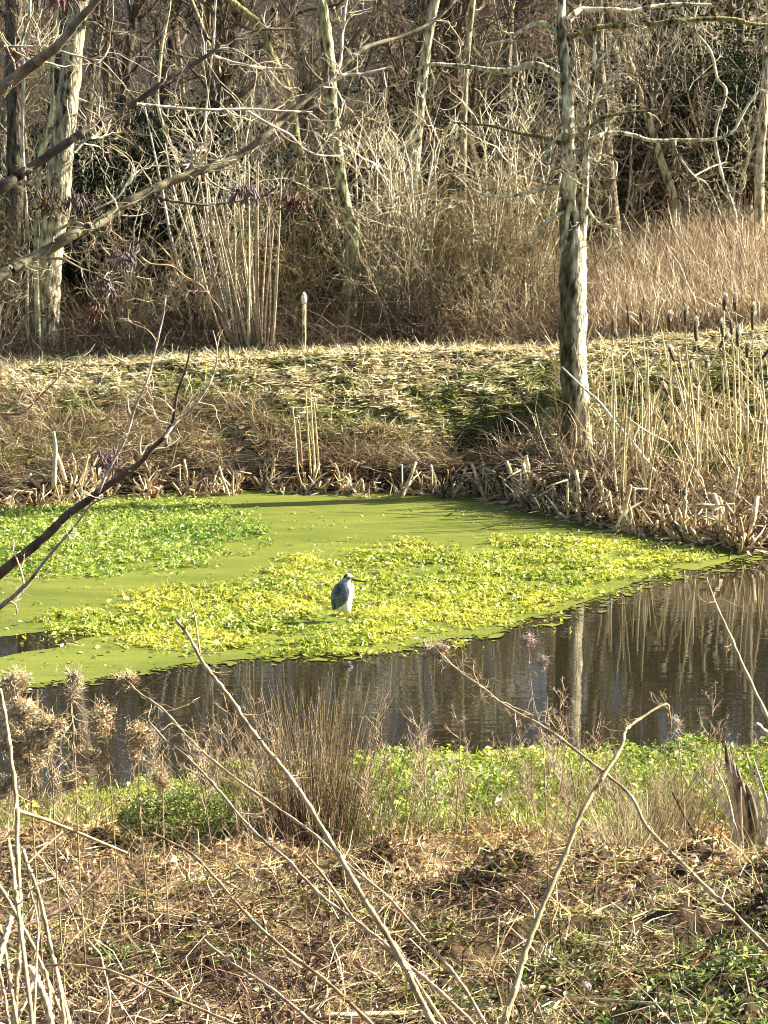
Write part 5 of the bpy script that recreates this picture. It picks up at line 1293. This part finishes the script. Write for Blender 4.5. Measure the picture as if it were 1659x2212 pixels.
# green hummock
g = PG(415, 1800, 12, 25)[0]
root = thing('leafy_hummock', 'rounded dark green hummock of low leaves at the left of the near margin', 'plant', g)
mb = MB(); n = 9000; v = unit(rng.normal(0, 1, (n, 3))); v[:, 2] = abs(v[:, 2]); q = g + v * np.array([.7, .6, .36]) * rng.uniform(.75, 1.05, (n, 1)) * (0.85 + 0.4 * fbm(v[:, 0], v[:, 2], 3, 8))[:, None]
leaves(mb, q, rng.uniform(.02, .05, n), .022, .9, pick([(0.14, 0.20, 0.03), (0.30, 0.36, 0.07), (0.08, 0.12, 0.02), (0.4, 0.36, 0.14)], n)); mb.build('leaves', M_LEAF, root, smooth=False)['kind'] = 'stuff'
g = PG(505, 1740, 12, 25)[0]
root = thing('leafy_hummock', 'yellow-green hummock of small leaves between the two long stalks', 'plant', g)
mb = MB(); n = 7000; v = unit(rng.normal(0, 1, (n, 3))); v[:, 2] = abs(v[:, 2]); q = g + v * np.array([.36, .4, .48]) * rng.uniform(.75, 1.05, (n, 1)) * (0.85 + 0.4 * fbm(v[:, 0], v[:, 2], 3, 18))[:, None]
leaves(mb, q, rng.uniform(.02, .045, n), .02, .9, pick([(0.16, 0.22, 0.03), (0.28, 0.33, 0.06), (0.38, 0.33, 0.13)], n)); mb.build('leaves', M_LEAF, root, smooth=False)['kind'] = 'stuff'

# splintered stump at right
g = PG(1618, 1852, 12, 25)[0]; dS = float(g[1])
root = thing('tree_stump', 'grey splintered stump with pale upright splinters at the right edge', 'stump', g)
for k, (xt, yt, xb, w_, c) in enumerate([(1566, 1602, 1600, 22, (0.28, 0.24, 0.19)), (1582, 1640, 1612, 20, (0.24, 0.2, 0.16)), (1596, 1665, 1622, 18, (0.32, 0.27, 0.21)), (1572, 1650, 1602, 14, (0.2, 0.16, 0.12)), (1606, 1720, 1632, 20, (0.26, 0.22, 0.17)), (1590, 1700, 1608, 16, (0.36, 0.3, 0.22)), (1575, 1625, 1592, 18, (0.13, 0.11, 0.085)), (1590, 1655, 1640, 22, (0.15, 0.12, 0.09)), (1612, 1690, 1650, 20, (0.20, 0.17, 0.13)), (1600, 1760, 1590, 14, (0.16, 0.13, 0.1)), (1640, 1770, 1655, 16, (0.3, 0.25, 0.18))]):
    mb = MB(); P = pxline([(xt, yt), ((xt + xb) / 2 + 3, (yt + 1858) / 2), (xb, 1866)], dS, 14); R = np.interp(np.linspace(0, 1, 14), [0, .12, 1], [.12, .6, 1]) * w_ * .5 * dS / FPX
    tubes(mb, P[None], R[None], 7, c, jit=.4, caps=True); mb.build('splinter', M_BARK, root)
for k, (xt, yt, xb, yb, w_) in enumerate([(1540, 1645, 1575, 1730, 8), (1518, 1682, 1572, 1760, 9), (1542, 1680, 1590, 1790, 8), (1612, 1625, 1640, 1740, 9), (1632, 1660, 1655, 1750, 8), (1622, 1700, 1652, 1800, 9), (1600, 1700, 1606, 1850, 5), (1618, 1730, 1640, 1840, 5), (1628, 1640, 1662, 1760, 7), (1560, 1720, 1600, 1820, 6)]):
    mb = MB(); P = pxline([(xt, yt), (xb, yb), (xb + (1618 - xb) * .5, 1868)], dS - .15, 12); tubes(mb, P[None], np.linspace(.5, 1, 12)[None] * w_ * .5 * dS / FPX, 6, CREAM if k % 3 else STRAW2, jit=.3, caps=True); mb.build('splinter', M_STALK, root)
# leaning dark sticks near the stump
single_reed('leaning_stick', 'dark leaning stick between the rush clump and the stump', 'stick', [(1453, 1712), (1475, 1755), (1500, 1800)], 5, 8, dS, DKBROWN)
single_reed('leaning_stick', 'pale stick leaning left to right in front of the stump', 'stick', [(1512, 1665), (1490, 1700), (1466, 1735)], 4, 6, dS, STRAW)
# pinkish puff on the near slope
g = PG(1265, 2152, 6, 22)[0]
root = thing('puffball', 'small pinkish-white round puff lying on the near slope', 'puffball', g)
mb = MB(); k = 9; t = np.linspace(0, 1, k); P = np.stack([np.full(k, g[0]), np.full(k, g[1]), g[2] + .02 + t * .05], -1)
tubes(mb, P[None], (.028 * np.sin(np.clip(t, .02, .98) * math.pi) ** .6)[None], 12, (0.7, 0.55, 0.52), jit=.12, caps=True); mb.build('cap', M_STRAW, root)

for o in list(bpy.data.objects):
    for key in ('_o', '_used'):
        if key in o.keys(): del o[key]
